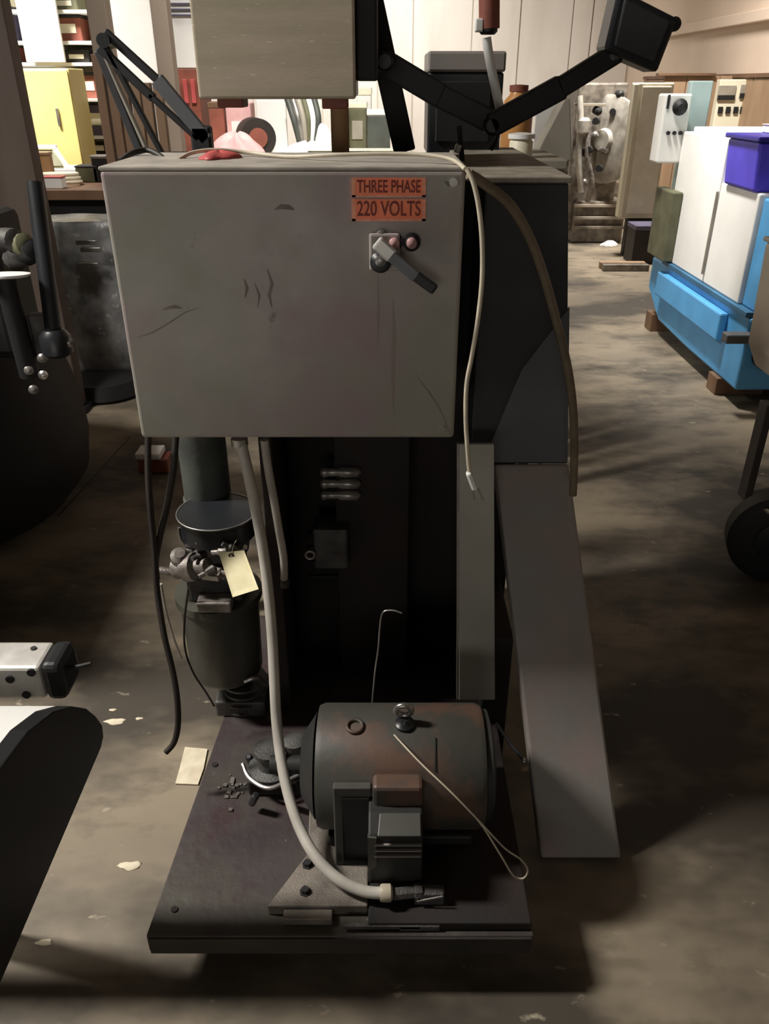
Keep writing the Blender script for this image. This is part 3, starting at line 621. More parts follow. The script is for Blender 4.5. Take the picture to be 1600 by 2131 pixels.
MB().lathe(P(118,720,2.3), [(.03,-.03),(.045,-.02),(.045,.03),(.03,.05)], (0,0,1), 14).build('rod_socket', 'blacksat', bk, smooth=True)
MB().lathe(P(10, 577, 2.3), [(.06,0),(.07,.004),(.07,.009),(.04,.012)], (0,.1,1), 28).build('round_tray', 'white', bk, smooth=True)
MB().cyl(P(10, 577, 2.3), P(10,577,2.3)+Vector((0,.02,-.3)), .03, n=12).build('tray_post', 'black', bk, smooth=True)
for (px, py) in ((90,745),(92,780),(70,810),(145,712),(60,770)):
    MB().lathe(P(px, py, 2.3), [(.006,0),(.014,.004),(.014,.012),(.006,.018)], (random.uniform(-.5,.5),-1,.2), 12).build('knob', random.choice(['dull','steel']), bk, smooth=True)
MB().box(P(62,690,2.33).x, P(106,690,2.33).x, 2.33, 2.37, zz(745,2.33), zz(655,2.33)).build('gauge_plate', 'greycast', bk, bevel=.006)
for k, px in enumerate((20, 45, 60, 35)):
    MB().lathe(P(px, 500+k*12, 2.42), [(.02,-.03),(.035,-.02),(.035,.02),(.02,.03)], (1,-.5,.3*k), 12).build('fitting', ['greycast','olive','black','greycast'][k], bk, smooth=True)
# plastic wrapped machine
pw = thing('wrapped_machine', 'machine wrapped in creased clear plastic with a dark round foot between cabinet and barrel', 'machine', (-1.7, 4.5, 0))
vs = []; fs = []; nx = 16; nz = 14
import math as _m
def wrap(cx, cy, rx, ry, z0, z1, seed, n=26, m=16):
    rnd = random.Random(seed); ph = [rnd.uniform(0, 6) for _ in range(6)]
    mb = MB(); v = []; f = []
    for j in range(m+1):
        z = z0+(z1-z0)*j/m; k = 1-.35*(j/m)**3-.25*((1-j/m)**4)
        for i in range(n):
            t = 2*PI*i/n; w = 1+.05*math.sin(5*t+ph[0]+3*j/m)+.04*math.sin(9*t+ph[1]-5*j/m)+.03*math.sin(14*t+ph[2]+9*j/m)
            v.append((cx+rx*k*w*math.cos(t), cy+ry*k*w*math.sin(t), z))
    for j in range(m):
        for i in range(n): f.append((j*n+i, j*n+(i+1) % n, (j+1)*n+(i+1) % n, (j+1)*n+i))
    f.append(tuple(range(n))[::-1]); f.append(tuple(range(m*n, (m+1)*n)))
    return mb.add(v, f)
wrap(-1.68, 4.62, .40, .24, .10, .95, 3).build('plastic_sheet', 'plasticw', pw, smooth='all')
MB().lathe((-1.64, 4.42, .0), [(.2,0),(.22,.02),(.2,.10),(.1,.13)], (0,0,1), 28).build('round_foot', 'black', pw, smooth=True)
MB().lathe((-1.95, 4.6, .0), [(.2,0),(.2,.12)], (0,0,1), 20).build('round_foot', 'black', pw, smooth=True)
for k, (px, py) in enumerate(((180,505),(190,520),(185,552),(110,655),(128,655))):
    p = P(px, py, 4.36); MB().box(p.x-.06, p.x+.05, 4.36, 4.39, p.z-.012, p.z+.012).build('tape_strip', 'dull', pw, bevel=.003)
# dark clutter table between
dt = thing('dark_workbench', 'dark wooden workbench behind the black barrel machine', 'bench', (-2.4, 5.4, 0))
MB().box(-3.8, -1.35, 5.1, 6.1, .98, 1.04).build('top', 'wood', dt, bevel=.005)
for (x_, y_) in ((-3.7,5.2),(-1.45,5.2),(-3.7,6.0),(-1.45,6.0)):
    MB().box(x_-.05, x_+.05, y_-.05, y_+.05, 0, .98).build('leg', 'wood', dt, bevel=.004)
MB().box(-3.7, -1.45, 5.16, 5.2, .3, .97).build('front_board', 'black', dt, bevel=.004)
# coil of yellow hose, small box and jars on the bench
zt = 1.04
co = thing('hose_coil', 'small coil of pale yellow hose on the dark workbench', 'hose', (P(125,400,5.3).x, 5.35, zt))
for k in range(3): MB().torus((P(125,400,5.3).x, 5.35, zt+.02+k*.022), .12-.008*k, .011, (0,.05,1), 26, 8).build('loop', 'ivory', co, smooth='all')
def simplebox(name, label, cat, x0, x1, y0, y1, z0, z1, m, lid=None, group=None, detail=None, bevel=.006):
    t = thing(name, label, cat, ((x0+x1)/2, (y0+y1)/2, z0), group)
    h = z1-z0
    MB().box(x0, x1, y0, y1, z0, z1-(h*.12 if lid else 0)).build('body', m, t, bevel=bevel)
    if lid: MB().box(x0-.004, x1+.004, y0-.004, y1+.004, z1-h*.12, z1).build('lid', lid, t, bevel=bevel)
    if detail: MB().box(x0+(x1-x0)*.2, x0+(x1-x0)*.8, y0-.006, y0-.0005, z0+h*.3, z0+h*.65).build('label_plate', detail, t, bevel=.001)
    return t
x_ = P(120,440,5.15).x
simplebox('parts_tin', 'small white and red tin near the yellow hose coil', 'tin', x_-.06, x_+.06, 5.14, 5.22, zt, zt+.07, 'white', 'red')
for k, (px, w, h, m, lab) in enumerate(((175,.14,.10,'olive','olive metal tray lying at the right of the dark workbench'),(205,.10,.16,'black','black can beside the olive tray on the dark workbench'),(60,.10,.14,'brick','red brown box at the left of the dark workbench'),(90,.07,.18,'cardb','tan carton beside the red brown box on the workbench'),(20,.10,.07,'white','flat white carton at the far left of the workbench'))):
    x_ = P(px,400,5.4).x; simplebox(['metal_tray','oil_can','parts_box','carton','carton'][k], lab, ['tray','can','box','carton','carton'][k], x_-w/2, x_+w/2, 5.5, 5.5+w, zt, zt+h, m, ['black','dull','wood','woodlt','ivory'][k])
# ================================================================== LEFT POSTS AND SHELVES
def post(px0, px1, pyref, Y, d, m, label, top=ZC, bot=0):
    z = zz(pyref, Y); x0 = XX(px0, Y, z); x1 = XX(px1, Y, z)
    t = thing('building_post', label, 'post', ((x0+x1)/2, Y+d/2, bot))
    MB().box(x0, x1, Y, Y+d, bot, top).build('shaft', m, t, bevel=.006)
    MB().box(x0-.03, x1+.03, Y-.03, Y+d+.03, bot, bot+.03).build('foot_plate', 'black', t, bevel=.003)
    return t
post(-60, 34, 160, 4.1, .10, 'post', 'wide dark brown post at the far left behind the black barrel machine')
post(185, 226, 60, 4.95, .1, 'posttop', 'taupe post left of the black folding bars')
post(318, 352, 60, 4.95, .1, 'posttop', 'narrow taupe post just left of the raised square box')
# leaning brown crate panel
cb = thing('wooden_crate', 'tall brown wooden crate behind the black folding bars', 'crate', (P(270,330,3.9).x, 3.95, 0))
xa_, xb_ = P(207,250,3.9).x, P(346,250,3.9).x
for k in range(6):
    w = (xb_-xa_)/6; MB().box(xa_+k*w+.004, xa_+(k+1)*w-.004, 3.9+(k % 2)*.006, 3.94, 0, zz([112,122,140,168,172,178][k], 3.9)).build('plank', 'wood' if k < 3 else 'wood2', cb, bevel=.004)
MB().box(xa_, xb_, 3.942, 4.0, .3, .42).build('batten', 'wood', cb, bevel=.004)
MB().box(xa_, xb_, 3.942, 4.0, 1.1, 1.22).build('batten', 'wood', cb, bevel=.004)
# black folding bars
Yb = 2.2
fbm = thing('folding_bars', 'black folded metal bars fanning out from one joint at the upper left', 'stand', P(320, 335, Yb))
def barp(n, a, b, w, m, Y0=Yb, Y1=Yb): MB().bar(P(a[0], a[1], Y0), P(b[0], b[1], Y1), w, .02, (0,1,0)).build(n, m, fbm, bevel=.003)
barp('upper_bar', (218,66), (330,168), .019, 'black'); barp('upper_bar', (326,164), (432,292), .034, 'housing2')
barp('inner_bar', (206,98), (320,205), .020, 'black'); barp('inner_bar', (310,196), (415,292), .014, 'black')
barp('down_bar', (222,100), (352,348), .013, 'black'); barp('down_bar', (205,105), (305,348), .020, 'housing', Yb+.03, Yb+.03)
barp('down_bar', (214,108), (322,348), .009, 'greymach', Yb+.03, Yb+.03)
MB().lathe(P(214,84,Yb-.02), [(.016,0),(.016,.06)], (0,1,0), 16).build('joint', 'blacksat', fbm, smooth=True)
MB().box(P(398,290,Yb).x, P(440,290,Yb).x, Yb-.01, Yb+.03, 1.36, zz(262,Yb)).build('joint_block', 'black', fbm, bevel=.006)
MB().box(P(300,330,Yb).x-.03, P(350,330,Yb).x+.08, Yb-.02, Yb+.05, 1.36, zz(318, Yb)).build('foot_block', 'black', fbm, bevel=.006)
MB().box(P(325,330,Yb).x-.03, P(350,330,Yb).x, Yb-.01, Yb+.04, 0, 1.36).build('stand_post', 'black', fbm, bevel=.006)
# back-left shelving unit
Ysh = 7.4
def X7(px, py=150, Y=Ysh): return P(px, py, Y).x
sh = thing('shelving_unit', 'cream shelving unit with open bays at the upper left', 'shelf', (X7(110), Ysh+.3, 0))
xs0, xs1 = X7(-60), X7(215)
for x_ in (xs0, X7(120), xs1): MB().box(x_-.02, x_+.02, Ysh, Ysh+.6, 0, 2.7).build('upright', 'ivory', sh, bevel=.004)
lv = [zz(325,Ysh), zz(283,Ysh), zz(205,Ysh), zz(130,Ysh), zz(85,Ysh), zz(20,Ysh), 2.6]
for i, z in enumerate(lv): MB().box(xs0, xs1, Ysh-.002, Ysh+.6, z-.025, z+.0).build('shelf_board', 'white', sh, bevel=.003)
MB().box(xs0, xs1, Ysh+.6, Ysh+.62, 0, 2.7).build('back_board', 'ivory', sh)
wbn = thing('blank_board', 'large blank white panel leaning at the front of the cream shelving', 'panel', (X7(85,60,Ysh-.1), Ysh-.08, lv[3]))
MB().box(X7(42,60,Ysh-.1), X7(124,60,Ysh-.1), Ysh-.10, Ysh-.07, lv[3]+.0, 2.5).build('sheet', 'white', wbn, bevel=.004)
yc = thing('yellow_cabinet', 'pale yellow metal cabinet below the blank white panel', 'cabinet', (X7(95), Ysh-.25, 0))
y0c = Ysh-.5
MB().box(X7(30,200,y0c), X7(150,200,y0c), y0c+.02, y0c+.36, 0, zz(142,y0c)).build('body', 'yellow', yc, bevel=.008)
MB().box(X7(33,200,y0c), X7(148,200,y0c), y0c, y0c+.018, .05, zz(146,y0c)).build('door', 'yellow', yc, bevel=.006)
MB().box(X7(112,200,y0c), X7(117,200,y0c), y0c-.02, y0c, zz(262,y0c), zz(225,y0c)).build('handle', 'dull', yc, bevel=.003)
# contents (each its own thing)
items = [(128,205,210,275,'slateblue','slate blue carton on the shelf right of the yellow cabinet','carton'),
 (124,176,28,80,'brick','brown box on the shelf right of the blank white panel','box'),
 (120,176,-12,18,'olive','olive drab case on the top shelf beside the white panel','box'),
 (132,183,103,126,'rubber','low dark box on the middle shelf beside the white panel','box'),
 (158,192,150,203,'brick','red brown tool case between the yellow cabinet and taupe post','box'),
 (140,160,290,318,'olive','short olive jar on the lowest shelf in view','jar'),
 (160,192,292,322,'black','black case on the lowest shelf in view','box'),
 (5,36,10,60,'slateblue','dark grey case on the shelf left of the white panel','box'),
 (8,32,92,128,'brick','maroon carton on the shelf left of the white panel','carton')]
for (a, b, c, d, m, lab, cat) in items:
    z0 = max([l for l in lv if l <= zz(d,Ysh)+.06] or [zz(d,Ysh)]); z1 = zz(c,Ysh)
    simplebox(cat if cat != 'jar' else 'jar', lab, cat, X7(a), X7(b), Ysh+.08, Ysh+.42, z0+.001, z1, m, 'black' if m != 'black' else 'olive', detail='ivory')
lb = thing('slanted_display_stand', 'white framed stand with a dark sloping screen below the yellow cabinet', 'stand', (X7(95,300,6.4), 6.4, 0))
a, b, c, d = P(62,345,6.3), P(130,345,6.3), P(112,312,6.45), P(62,312,6.45)
MB().prism([a, b, c, d], (0, .03, -.01)).build('screen', 'olive', lb)
MB().bar(P(58,350,6.3), P(58,306,6.45), .03, .03).build('frame_bar', 'white', lb, bevel=.003)
MB().bar(P(58,306,6.45), P(118,306,6.45), .03, .03).build('frame_bar', 'white', lb, bevel=.003)
MB().bar(P(112,308,6.45), P(142,352,6.3), .03, .03).build('frame_bar', 'ivory', lb, bevel=.003)
MB().box(P(52,352,6.3).x, P(222,352,6.3).x, 6.25, 6.6, zz(362,6.25), zz(352,6.25)).build('table_top', 'white', lb, bevel=.004)
for px in (60, 214): MB().box(P(px,352,6.4).x-.02, P(px,352,6.4).x+.02, 6.38, 6.42, 0, zz(362,6.25)).build('leg', 'ivory', lb)
# bright board between posts
bd = thing('white_board', 'tall blank white board between the two taupe posts', 'board', (P(265,100,6.6).x, 6.6, 0))
MB().box(P(222,60,6.6).x, P(318,60,6.6).x, 6.6, 6.64, 0, 2.7).build('sheet', 'white', bd, bevel=.004)
MB().box(P(222,60,6.6).x, P(318,60,6.6).x, 6.585, 6.6, 2.7, 2.76).build('top_rail', 'ivory', bd)
rc = thing('red_white_cabinet', 'white wall cabinet with red brown lower part left of the raised square box', 'cabinet', (P(378,100,6.2).x, 6.3, 0))
MB().box(P(346,160,6.2).x, P(412,160,6.2).x, 6.2, 6.6, zz(142,6.2), 2.7).build('upper_case', 'white', rc, bevel=.006)
MB().box(P(346,160,6.2).x, P(412,160,6.2).x, 6.2, 6.6, 0, zz(142,6.2)-.002).build('lower_case', 'brick', rc, bevel=.006)
for py in (6, 18, 30): MB().box(P(352,py,6.19).x, P(402,py,6.19).x, 6.185, 6.199, zz(py+3,6.19), zz(py,6.19)).build('vent_slot', 'slateblue', rc)
for px in (362, 384, 400): MB().box(P(px,170,6.18).x-.015, P(px,170,6.18).x+.015, 6.18, 6.199, zz(215,6.18), zz(165,6.18)).build('door_rib', 'red', rc, bevel=.003)
# ================================================================== CENTRE BENCH AND CLUTTER
Yn = 5.6
cbn = thing('workbench', 'pale workbench behind the control cabinet loaded with clutter', 'bench', (P(600,320,Yn).x, Yn+.5, 0))
bz = zz(330, Yn)
MB().box(P(380,320,Yn).x, P(980,320,Yn).x, Yn-.3, Yn+.55, bz-.06, bz).build('top', 'ivory', cbn, bevel=.005)
for px in (395, 965):
    for y_ in (Yn-.22, Yn+.47): x_ = P(px,320,Yn).x; MB().box(x_-.04, x_+.04, y_-.04, y_+.04, 0, bz-.06).build('leg', 'greymach', cbn, bevel=.004)
def onb(name, lab, cat, a, b, py, m, dy=0.0, lid=None, dep=.2, detail=None):
    Y = Yn+dy; return simplebox(name, lab, cat, P(a,py,Y).x, P(b,py,Y).x, Y, Y+dep, bz, zz(py,Y), m, lid, detail=detail)
onb('shelf_carton', 'pale pink carton on the bench under the raised box', 'carton', 468, 520, 214, 'pinkp', .3, detail='white')
onb('shelf_carton', 'red brown carton left of the pale pink one', 'carton', 432, 464, 212, 'brick', .4, 'wood')
onb('white_board_small', 'square blank white board standing on the bench', 'board', 532, 594, 208, 'white', .35, dep=.03)
onb('tan_carton', 'tan cardboard tube box under the right end of the raised box', 'carton', 688, 722, 208, 'cardb', .2, dep=.12)
onb('green_crate', 'grey green crate right of the tan cardboard box', 'crate', 724, 762, 212, 'olive', .3, 'ivory', detail='greymach')
onb('lidded_bin', 'round-shouldered grey bin with white lid by the slanted black post', 'bin', 764, 812, 228, 'greencol', .15, 'white')
onb('white_case', 'white cap-shaped case above the grey bin beside the post', 'case', 742, 772, 182, 'white', .55, 'ivory')
onb('base_case', 'low grey white case on the bench beneath the tan box', 'case', 640, 840, 312, 'greymach', -.28, 'ivory', dep=.15)
dr = thing('dark_drum', 'dark round drum lying on the bench behind the pink cloth', 'drum', P(532,310,Yn-.05))
c = P(532, 290, Yn-.1); MB().lathe((c.x, Yn+.03, c.z), [(.05,0),(.115,.005),(.115,.25),(.05,.255)], (-.3,1,0), 28).build('shell', 'rubber', dr, smooth=True)
MB().lathe((c.x, Yn+.02, c.z), [(.06,0),(.06,.01)], (-.3,1,0), 20).build('hub', 'brick', dr, smooth=True)
hc = thing('hose_bundle', 'bundle of grey green hoses hanging over the bench', 'hose', P(630,300,Yn+.2))
for k in range(6):
    a = P(598+k*11, 205, Yn+.25); b = P(612+k*10, 250, Yn+.2); c = P(625+k*6, 300, Yn+.2)
    MB().tube([a, b, c, Vector((c.x, c.y, bz+.015))], .022, n=10).build('hose', ['greencol','dull','greymach','olive','white','greencol'][k], hc, smooth=True)
wc = thing('crumpled_cloth', 'crumpled white cloth heap in the middle of the bench', 'cloth', P(640,310,Yn-.1))
def heap(cx, cy, rx, ry, z0, h, seed, n=24, m=10):
    rnd = random.Random(seed); ph = [rnd.uniform(0, 6) for _ in range(4)]; v = []; f = []
    for j in range(m):
        t = j/m; k = math.cos(t*PI/2)
        for i in range(n):
            q = 2*PI*i/n; w = 1+.16*math.sin(3*q+ph[0])+.12*math.sin(7*q+ph[1]+4*t)
            v.append((cx+rx*k*w*math.cos(q), cy+ry*k*w*math.sin(q), z0+h*math.sin(t*PI/2)*(1+.15*math.sin(4*q+ph[2]))))
    v.append((cx, cy, z0+h))
    for j in range(m-1):
        for i in range(n): f.append((j*n+i, j*n+(i+1) % n, (j+1)*n+(i+1) % n, (j+1)*n+i))
    for i in range(n): f.append(((m-1)*n+i, (m-1)*n+(i+1) % n, m*n))
    f.append(tuple(range(n))[::-1])
    return MB().add(v, f)
c = P(640, 300, Yn-.1); heap(c.x, Yn-.1, .17, .12, bz, .10, 5).build('fabric', 'white', wc, smooth='all')
c = P(672, 285, Yn-.12); heap(c.x, Yn-.12, .06, .06, bz+.02, .17, 8).build('fold', 'white', wc, smooth='all')
pc = thing('pink_cloth', 'pale pink crumpled cloth behind the cabinet near its red rag', 'cloth', P(480,310,Yn-.15))
c = P(492, 300, Yn-.15); heap(c.x, Yn-.15, .16, .12, bz, .15, 9).build('fabric', 'pinkp', pc, smooth='all')
rg = thing('red_rag', 'faded red rag lying on the cabinet top by the cream cord', 'rag', P(455,335,1.56))
c = P(458, 330, 1.58); heap(c.x, 1.57, .034, .05, cl.z+.004, .012, 4).build('fabric', 'red', rg, smooth='all')
# ================================================================== THINGS ON THE HOUSING TOP / BEHIND RIGHT
Yq = 2.9
ct2 = thing('side_table', 'narrow grey table behind the side housing holding small items', 'table', (P(1060,330,Yq).x, Yq+.25, 0))
tz = zz(332, Yq)
MB().box(P(985,330,Yq).x, P(1180,330,Yq).x, Yq-.02, Yq+.5, tz-.03, tz).build('top', 'greymach', ct2, bevel=.004)
for px in (992, 1172): 
    x_ = P(px,330,Yq).x; MB().box(x_-.02, x_+.02, Yq+.2, Yq+.25, 0, tz-.03).build('leg', 'black', ct2)
ob = thing('amber_jug', 'amber brown plastic jug right of the tall black box', 'jug', (P(1080,200,3.2).x, 3.2, tz))
c = P(1078, 210, 3.2)
MB().lathe((c.x, 3.2, tz), [(.05,0),(.056,.01),(.056,.13),(.05,.17),(.032,.19),(.03,.20)], (0,0,1), 28).build('bottle', M.setdefault('amber', mat('amber_plastic', (.60,.30,.10), .35, 0, (.42,.19,.07), 8)), ob, smooth=True)
MB().lathe((c.x, 3.2, tz+.20), [(.034,0),(.034,.02),(.01,.022)], (0,0,1), 16).build('cap', 'brick', ob, smooth=True)
jr = thing('white_jar', 'small white lidded jar in front of the amber jug', 'jar', (P(1080,330,2.95).x, 2.98, tz))
c = P(1082, 330, 2.98)
MB().lathe((c.x, 2.98, tz), [(.035,0),(.04,.004),(.04,.05),(.032,.06)], (0,0,1), 20).build('pot', 'ivory', jr, smooth=True)
MB().lathe((c.x, 2.98, tz+.06), [(.046,0),(.046,.014),(.02,.018)], (0,0,1), 20).build('lid', 'white', jr, smooth=True)
# grey angled cover behind the housing
ag = thing('angled_guard', 'sloping grey brown sheet metal guard right of the white jar', 'guard', (P(1150,350,3.4).x, 3.4, 0))
MB().prism([P(1108,335,3.4), P(1190,335,3.4), P(1186,205,3.4), P(1176,205,3.4)], (0, .12, 0)).build('guard_sheet', 'greymach', ag, bevel=.004)
MB().box(P(1120,335,3.4).x, P(1186,335,3.4).x, 3.42, 3.5, 0, zz(335,3.4)).build('guard_leg', 'greymach', ag)
sg = thing('white_sheet', 'pale folded sheet behind the sloping grey guard', 'sheet', P(1150,230,3.6))
MB().prism([P(1108,330,3.62), P(1178,330,3.62), P(1176,206,3.62), P(1118,216,3.62)], (0, .02, 0)).build('sheet', 'white', sg)
MB().box(P(1110,330,3.62).x, P(1176,330,3.62).x, 3.622, 3.64, 0, zz(330,3.62)).build('sheet_drop', 'white', sg)
# ================================================================== LATHE-LIKE MACHINE (right, background)
Yz = 9.4
lt = thing('old_lathe', 'old grey lathe with round faceplate beyond the aisle', 'machine', (P(1250,500,Yz).x, Yz+.4, 0))
def LX(px, py, Y=Yz): return P(px, py, Y).x
MB().box(LX(1196,300), LX(1298,300), Yz+.1, Yz+.7, .12, zz(172,Yz)).build('headstock', 'oldmach', lt, bevel=.02)
MB().box(LX(1192,470), LX(1298,470), Yz+.02, Yz+.7, 0, zz(420,Yz)).build('bed', 'oldmach', lt, bevel=.02)
fp = P(1272, 292, Yz); 
f_ = MB().lathe((fp.x, Yz+.1, fp.z), [(.2,0),(.42,.0),(.44,-.02),(.44,-.07),(.40,-.09),(.12,-.09),(.10,-.14),(.02,-.14)], (1.25,1,0), 36).build('faceplate', 'plategrey', lt, smooth=True)
for k in range(6):
    a = 2*PI*k/6+.3; MB().lathe((fp.x+.26*math.cos(a)*.8-.05, Yz-.02-.2*math.cos(a)*-.6, fp.z+.28*math.sin(a)), [(.035,0),(.035,.05)], (-.75,-1,0), 12).build('faceplate_slot', 'black', f_, smooth=True)
MB().tube([P(1206,200,Yz-.05), P(1208,260,Yz-.1), P(1204,330,Yz-.1), P(1210,400,Yz-.1)], .035, n=10).build('pipe', 'plategrey', lt, smooth=True)
MB().tube([P(1228,250,Yz-.1), P(1222,320,Yz-.15), P(1232,380,Yz-.15), P(1222,420,Yz-.1)], .028, n=10).build('pipe', 'castal', lt, smooth=True)
MB().lathe(P(1215,262,Yz-.1), [(.05,-.08),(.07,-.06),(.07,.05),(.04,.08)], (0,0,1), 16).build('valve', 'plategrey', lt, smooth=True)
for k in range(6):
    MB().lathe(P(1200+random.random()*90, 190+random.random()*230, Yz), [(.02,-.05),(.04,-.04),(.04,.03),(.02,.05)], (random.uniform(-1,1),-1,random.uniform(-1,1)), 10).build('handle_knob', random.choice(['dull','castal','black']), lt, smooth=True)
for k, py in enumerate((215, 425, 450, 470)):
    MB().box(LX(1195,py), LX(1300 if k else 1260,py), Yz-.03, Yz+.02, zz(py+6,Yz), zz(py,Yz)).build('rail', ['beige','beige','greymach','oldmach'][k], lt, bevel=.004)
# electrical enclosure
Ye = 8.6
ge = thing('tall_grey_enclosure', 'tall stone grey cabinet standing right of the round faceplate', 'cabinet', (P(1345,300,Ye).x, Ye+.3, 0))
MB().box(LX(1308,300,Ye), LX(1386,300,Ye), Ye+.02, Ye+.17, zz(455,Ye), zz(172,Ye)).build('body', 'encl', ge, bevel=.012)
MB().box(LX(1322,300,Ye), LX(1380,300,Ye), Ye, Ye+.019, zz(445,Ye), zz(180,Ye)).build('door', 'encl', ge, bevel=.006)
MB().box(LX(1303,300,Ye), LX(1312,300,Ye), Ye-.03, Ye+.04, zz(450,Ye), zz(175,Ye)).build('corner_post', 'ivory', ge, bevel=.006)
MB().box(LX(1310,450,Ye), LX(1390,450,Ye), Ye+.05, Ye+.16, 0, zz(455,Ye)).build('plinth', 'black', ge, bevel=.01)
ch2 = simplebox('chip_bin', 'low purple brown bin on the floor under the grey enclosure', 'bin', LX(1300,490,8.55), LX(1352,490,8.55), 8.2, 8.5, 0, zz(470,8.2), 'rubber', 'slateblue')
sk = thing('floor_skid', 'long low wooden skid on the floor by the chip bin', 'skid', (LX(1310,510,7.95), 7.95, 0))
for dy in (0, .12): MB().box(LX(1255,520,7.95), LX(1350,520,7.95), 7.85+dy, 7.93+dy, 0, .06).build('runner', 'woodlt' if dy else 'oldmach', sk, bevel=.005)
hl = thing('white_scrap', 'small white scrap on the floor at the end of the skid', 'scrap', G(1268,513)); c = G(1268, 513); heap(c.x, c.y, .09, .05, 0, .06, 2).build('lump', 'white', hl, smooth='all')
# ================================================================== BLUE AND WHITE MACHINE
XB = 1.95
bm_ = thing('blue_white_machine', 'sky blue and white machine tool on wooden blocks at the right', 'machine', (XB+.4, 5.0, 0))
def onx(px, py, x=XB):          # point on plane x = const
    u = (px-800)/F_PX; v = (1065.5-py)/F_PX; d = x/u
    return Vector((x, d*(CT+v*ST), CH+d*(v*CT-ST)))
# base: side polygon
b0 = onx(1512, 815); y_near = 4.18; y_far = 5.92
zb1 = .50
MB().prism([(XB, y_near, .10), (XB, y_near, zb1), (XB, 4.55, zb1), (XB, y_far, zb1), (XB, y_far, .28), (XB, 5.6, .12), (XB, 5.0, .10)], (.95, 0, 0)).build('base', 'blue', bm_, bevel=.015)
MB().box(XB-.05, XB-.001, 4.45, y_far-.3, .30, .46).build('base_ledge', 'blue', bm_, bevel=.012)
MB().box(XB-.02, XB+.9, 4.2, 5.65, zb1+.001, zb1+.03).build('ledge_trim', 'bluedk', bm_, bevel=.004)
MB().box(XB, XB+.9, 4.38, 4.92, zb1+.03, 1.10).build('near_door', 'white', bm_, bevel=.01)
MB().box(XB, XB+.9, 4.93, 5.70, zb1+.03, 1.33).build('far_door', 'white', bm_, bevel=.01)
MB().box(XB-.15, XB+.025, 5.705, 5.86, zz(340,5.7), zz(195,5.7)).build('control_column', 'white', bm_, bevel=.012)
MB().box(XB-.07, XB-.001, 5.50, 5.86, zb1+.04, .98).build('dark_side_cover', 'olive', bm_, bevel=.01)
MB().box(XB+.02, XB+.14, 4.20, 4.37, zb1+.03, 1.08).build('end_panel', 'blue', bm_, bevel=.01)
MB().box(XB+.18, XB+.6, 4.25, 4.37, zb1+.03, .95).build('end_recess', 'bluedk', bm_, bevel=.01)
MB().box(XB+.07, XB+.215, 5.9, 5.98, .6, zz(168,5.9)).build('rear_panel', 'cyanw', bm_, bevel=.008)
MB().box(XB+.05, XB+.8, 4.95, 5.66, 1.331, 1.36).build('top_tray', 'cyanw', bm_, bevel=.006)
MB().box(XB-.135, XB-.12, 5.70, 5.704, 1.46, 1.54).build('handwheel_plate', 'black', bm_)
MB().lathe((XB-.05, 5.704, 1.47), [(.03,0),(.05,.01),(.02,.04)], (0,-1,0), 14).build('selector', 'black', bm_, smooth=True)
for k in range(3): MB().lathe((XB-.10+.04*k, 5.704, 1.32), [(.012,0),(.012,.015)], (0,-1,0), 10).build('button', 'black', bm_, smooth=True)
MB().cyl((XB-.008, 4.93, .58), (XB-.008, 4.93, 1.05), .008, n=8).build('door_seam', 'greymach', bm_)
for (px, py, nm) in ((1500, 822, 'near'), (1375, 690, 'far')):
    c = G(px, py); MB().box(XB-.02 if nm == 'near' else XB+.0, XB+.26, c.y, c.y+.14, 0, .10 if nm == 'near' else .125).build('wood_block', 'wood', bm_, bevel=.004)
MB().box(XB+.7, XB+.88, 4.2, 4.34, 0, .10).build('wood_block', 'wood', bm_, bevel=.004)
MB().box(XB+.7, XB+.88, 5.3, 5.44, 0, .10).build('wood_block', 'wood', bm_, bevel=.004)
c = P(1508, 690, 3.95)
MB().box(XB-.13, XB+.04, 4.12, 4.2, .38, .43).build('pedal_arm', 'housing2', bm_, bevel=.008)
MB().lathe((XB+.12, 4.15, .30), [(.03,-.05),(.07,-.04),(.07,.03),(.03,.05)], (0,-1,0), 18).build('drain_valve', 'black', bm_, smooth=True)
vb = thing('violet_bin', 'violet blue plastic bin sitting on top of the white door unit', 'bin', (XB+.3, 4.6, 1.10))
bx0 = XB-.12
MB().prism([(XB-.02, 4.42, 1.101), (XB+.55, 4.42, 1.101), (XB+.60, 4.42, 1.34), (XB-.04, 4.42, 1.34)], (0, .42, 0)).build('tub', 'violet', vb, bevel=.015)
MB().box(XB-.055, XB+.615, 4.405, 4.855, 1.34, 1.365).build('rim', 'navy', vb, bevel=.006)
MB().box(XB+.18, XB+.6, 4.408, 4.4195, 1.13, 1.33).build('front_panel', 'navy', vb, bevel=.003)
hp = simplebox('white_lid_case', 'flat white case lying on the violet bin', 'case', XB+.12, XB+.6, 4.5, 4.8, 1.366, 1.41, 'white', 'pinkp')
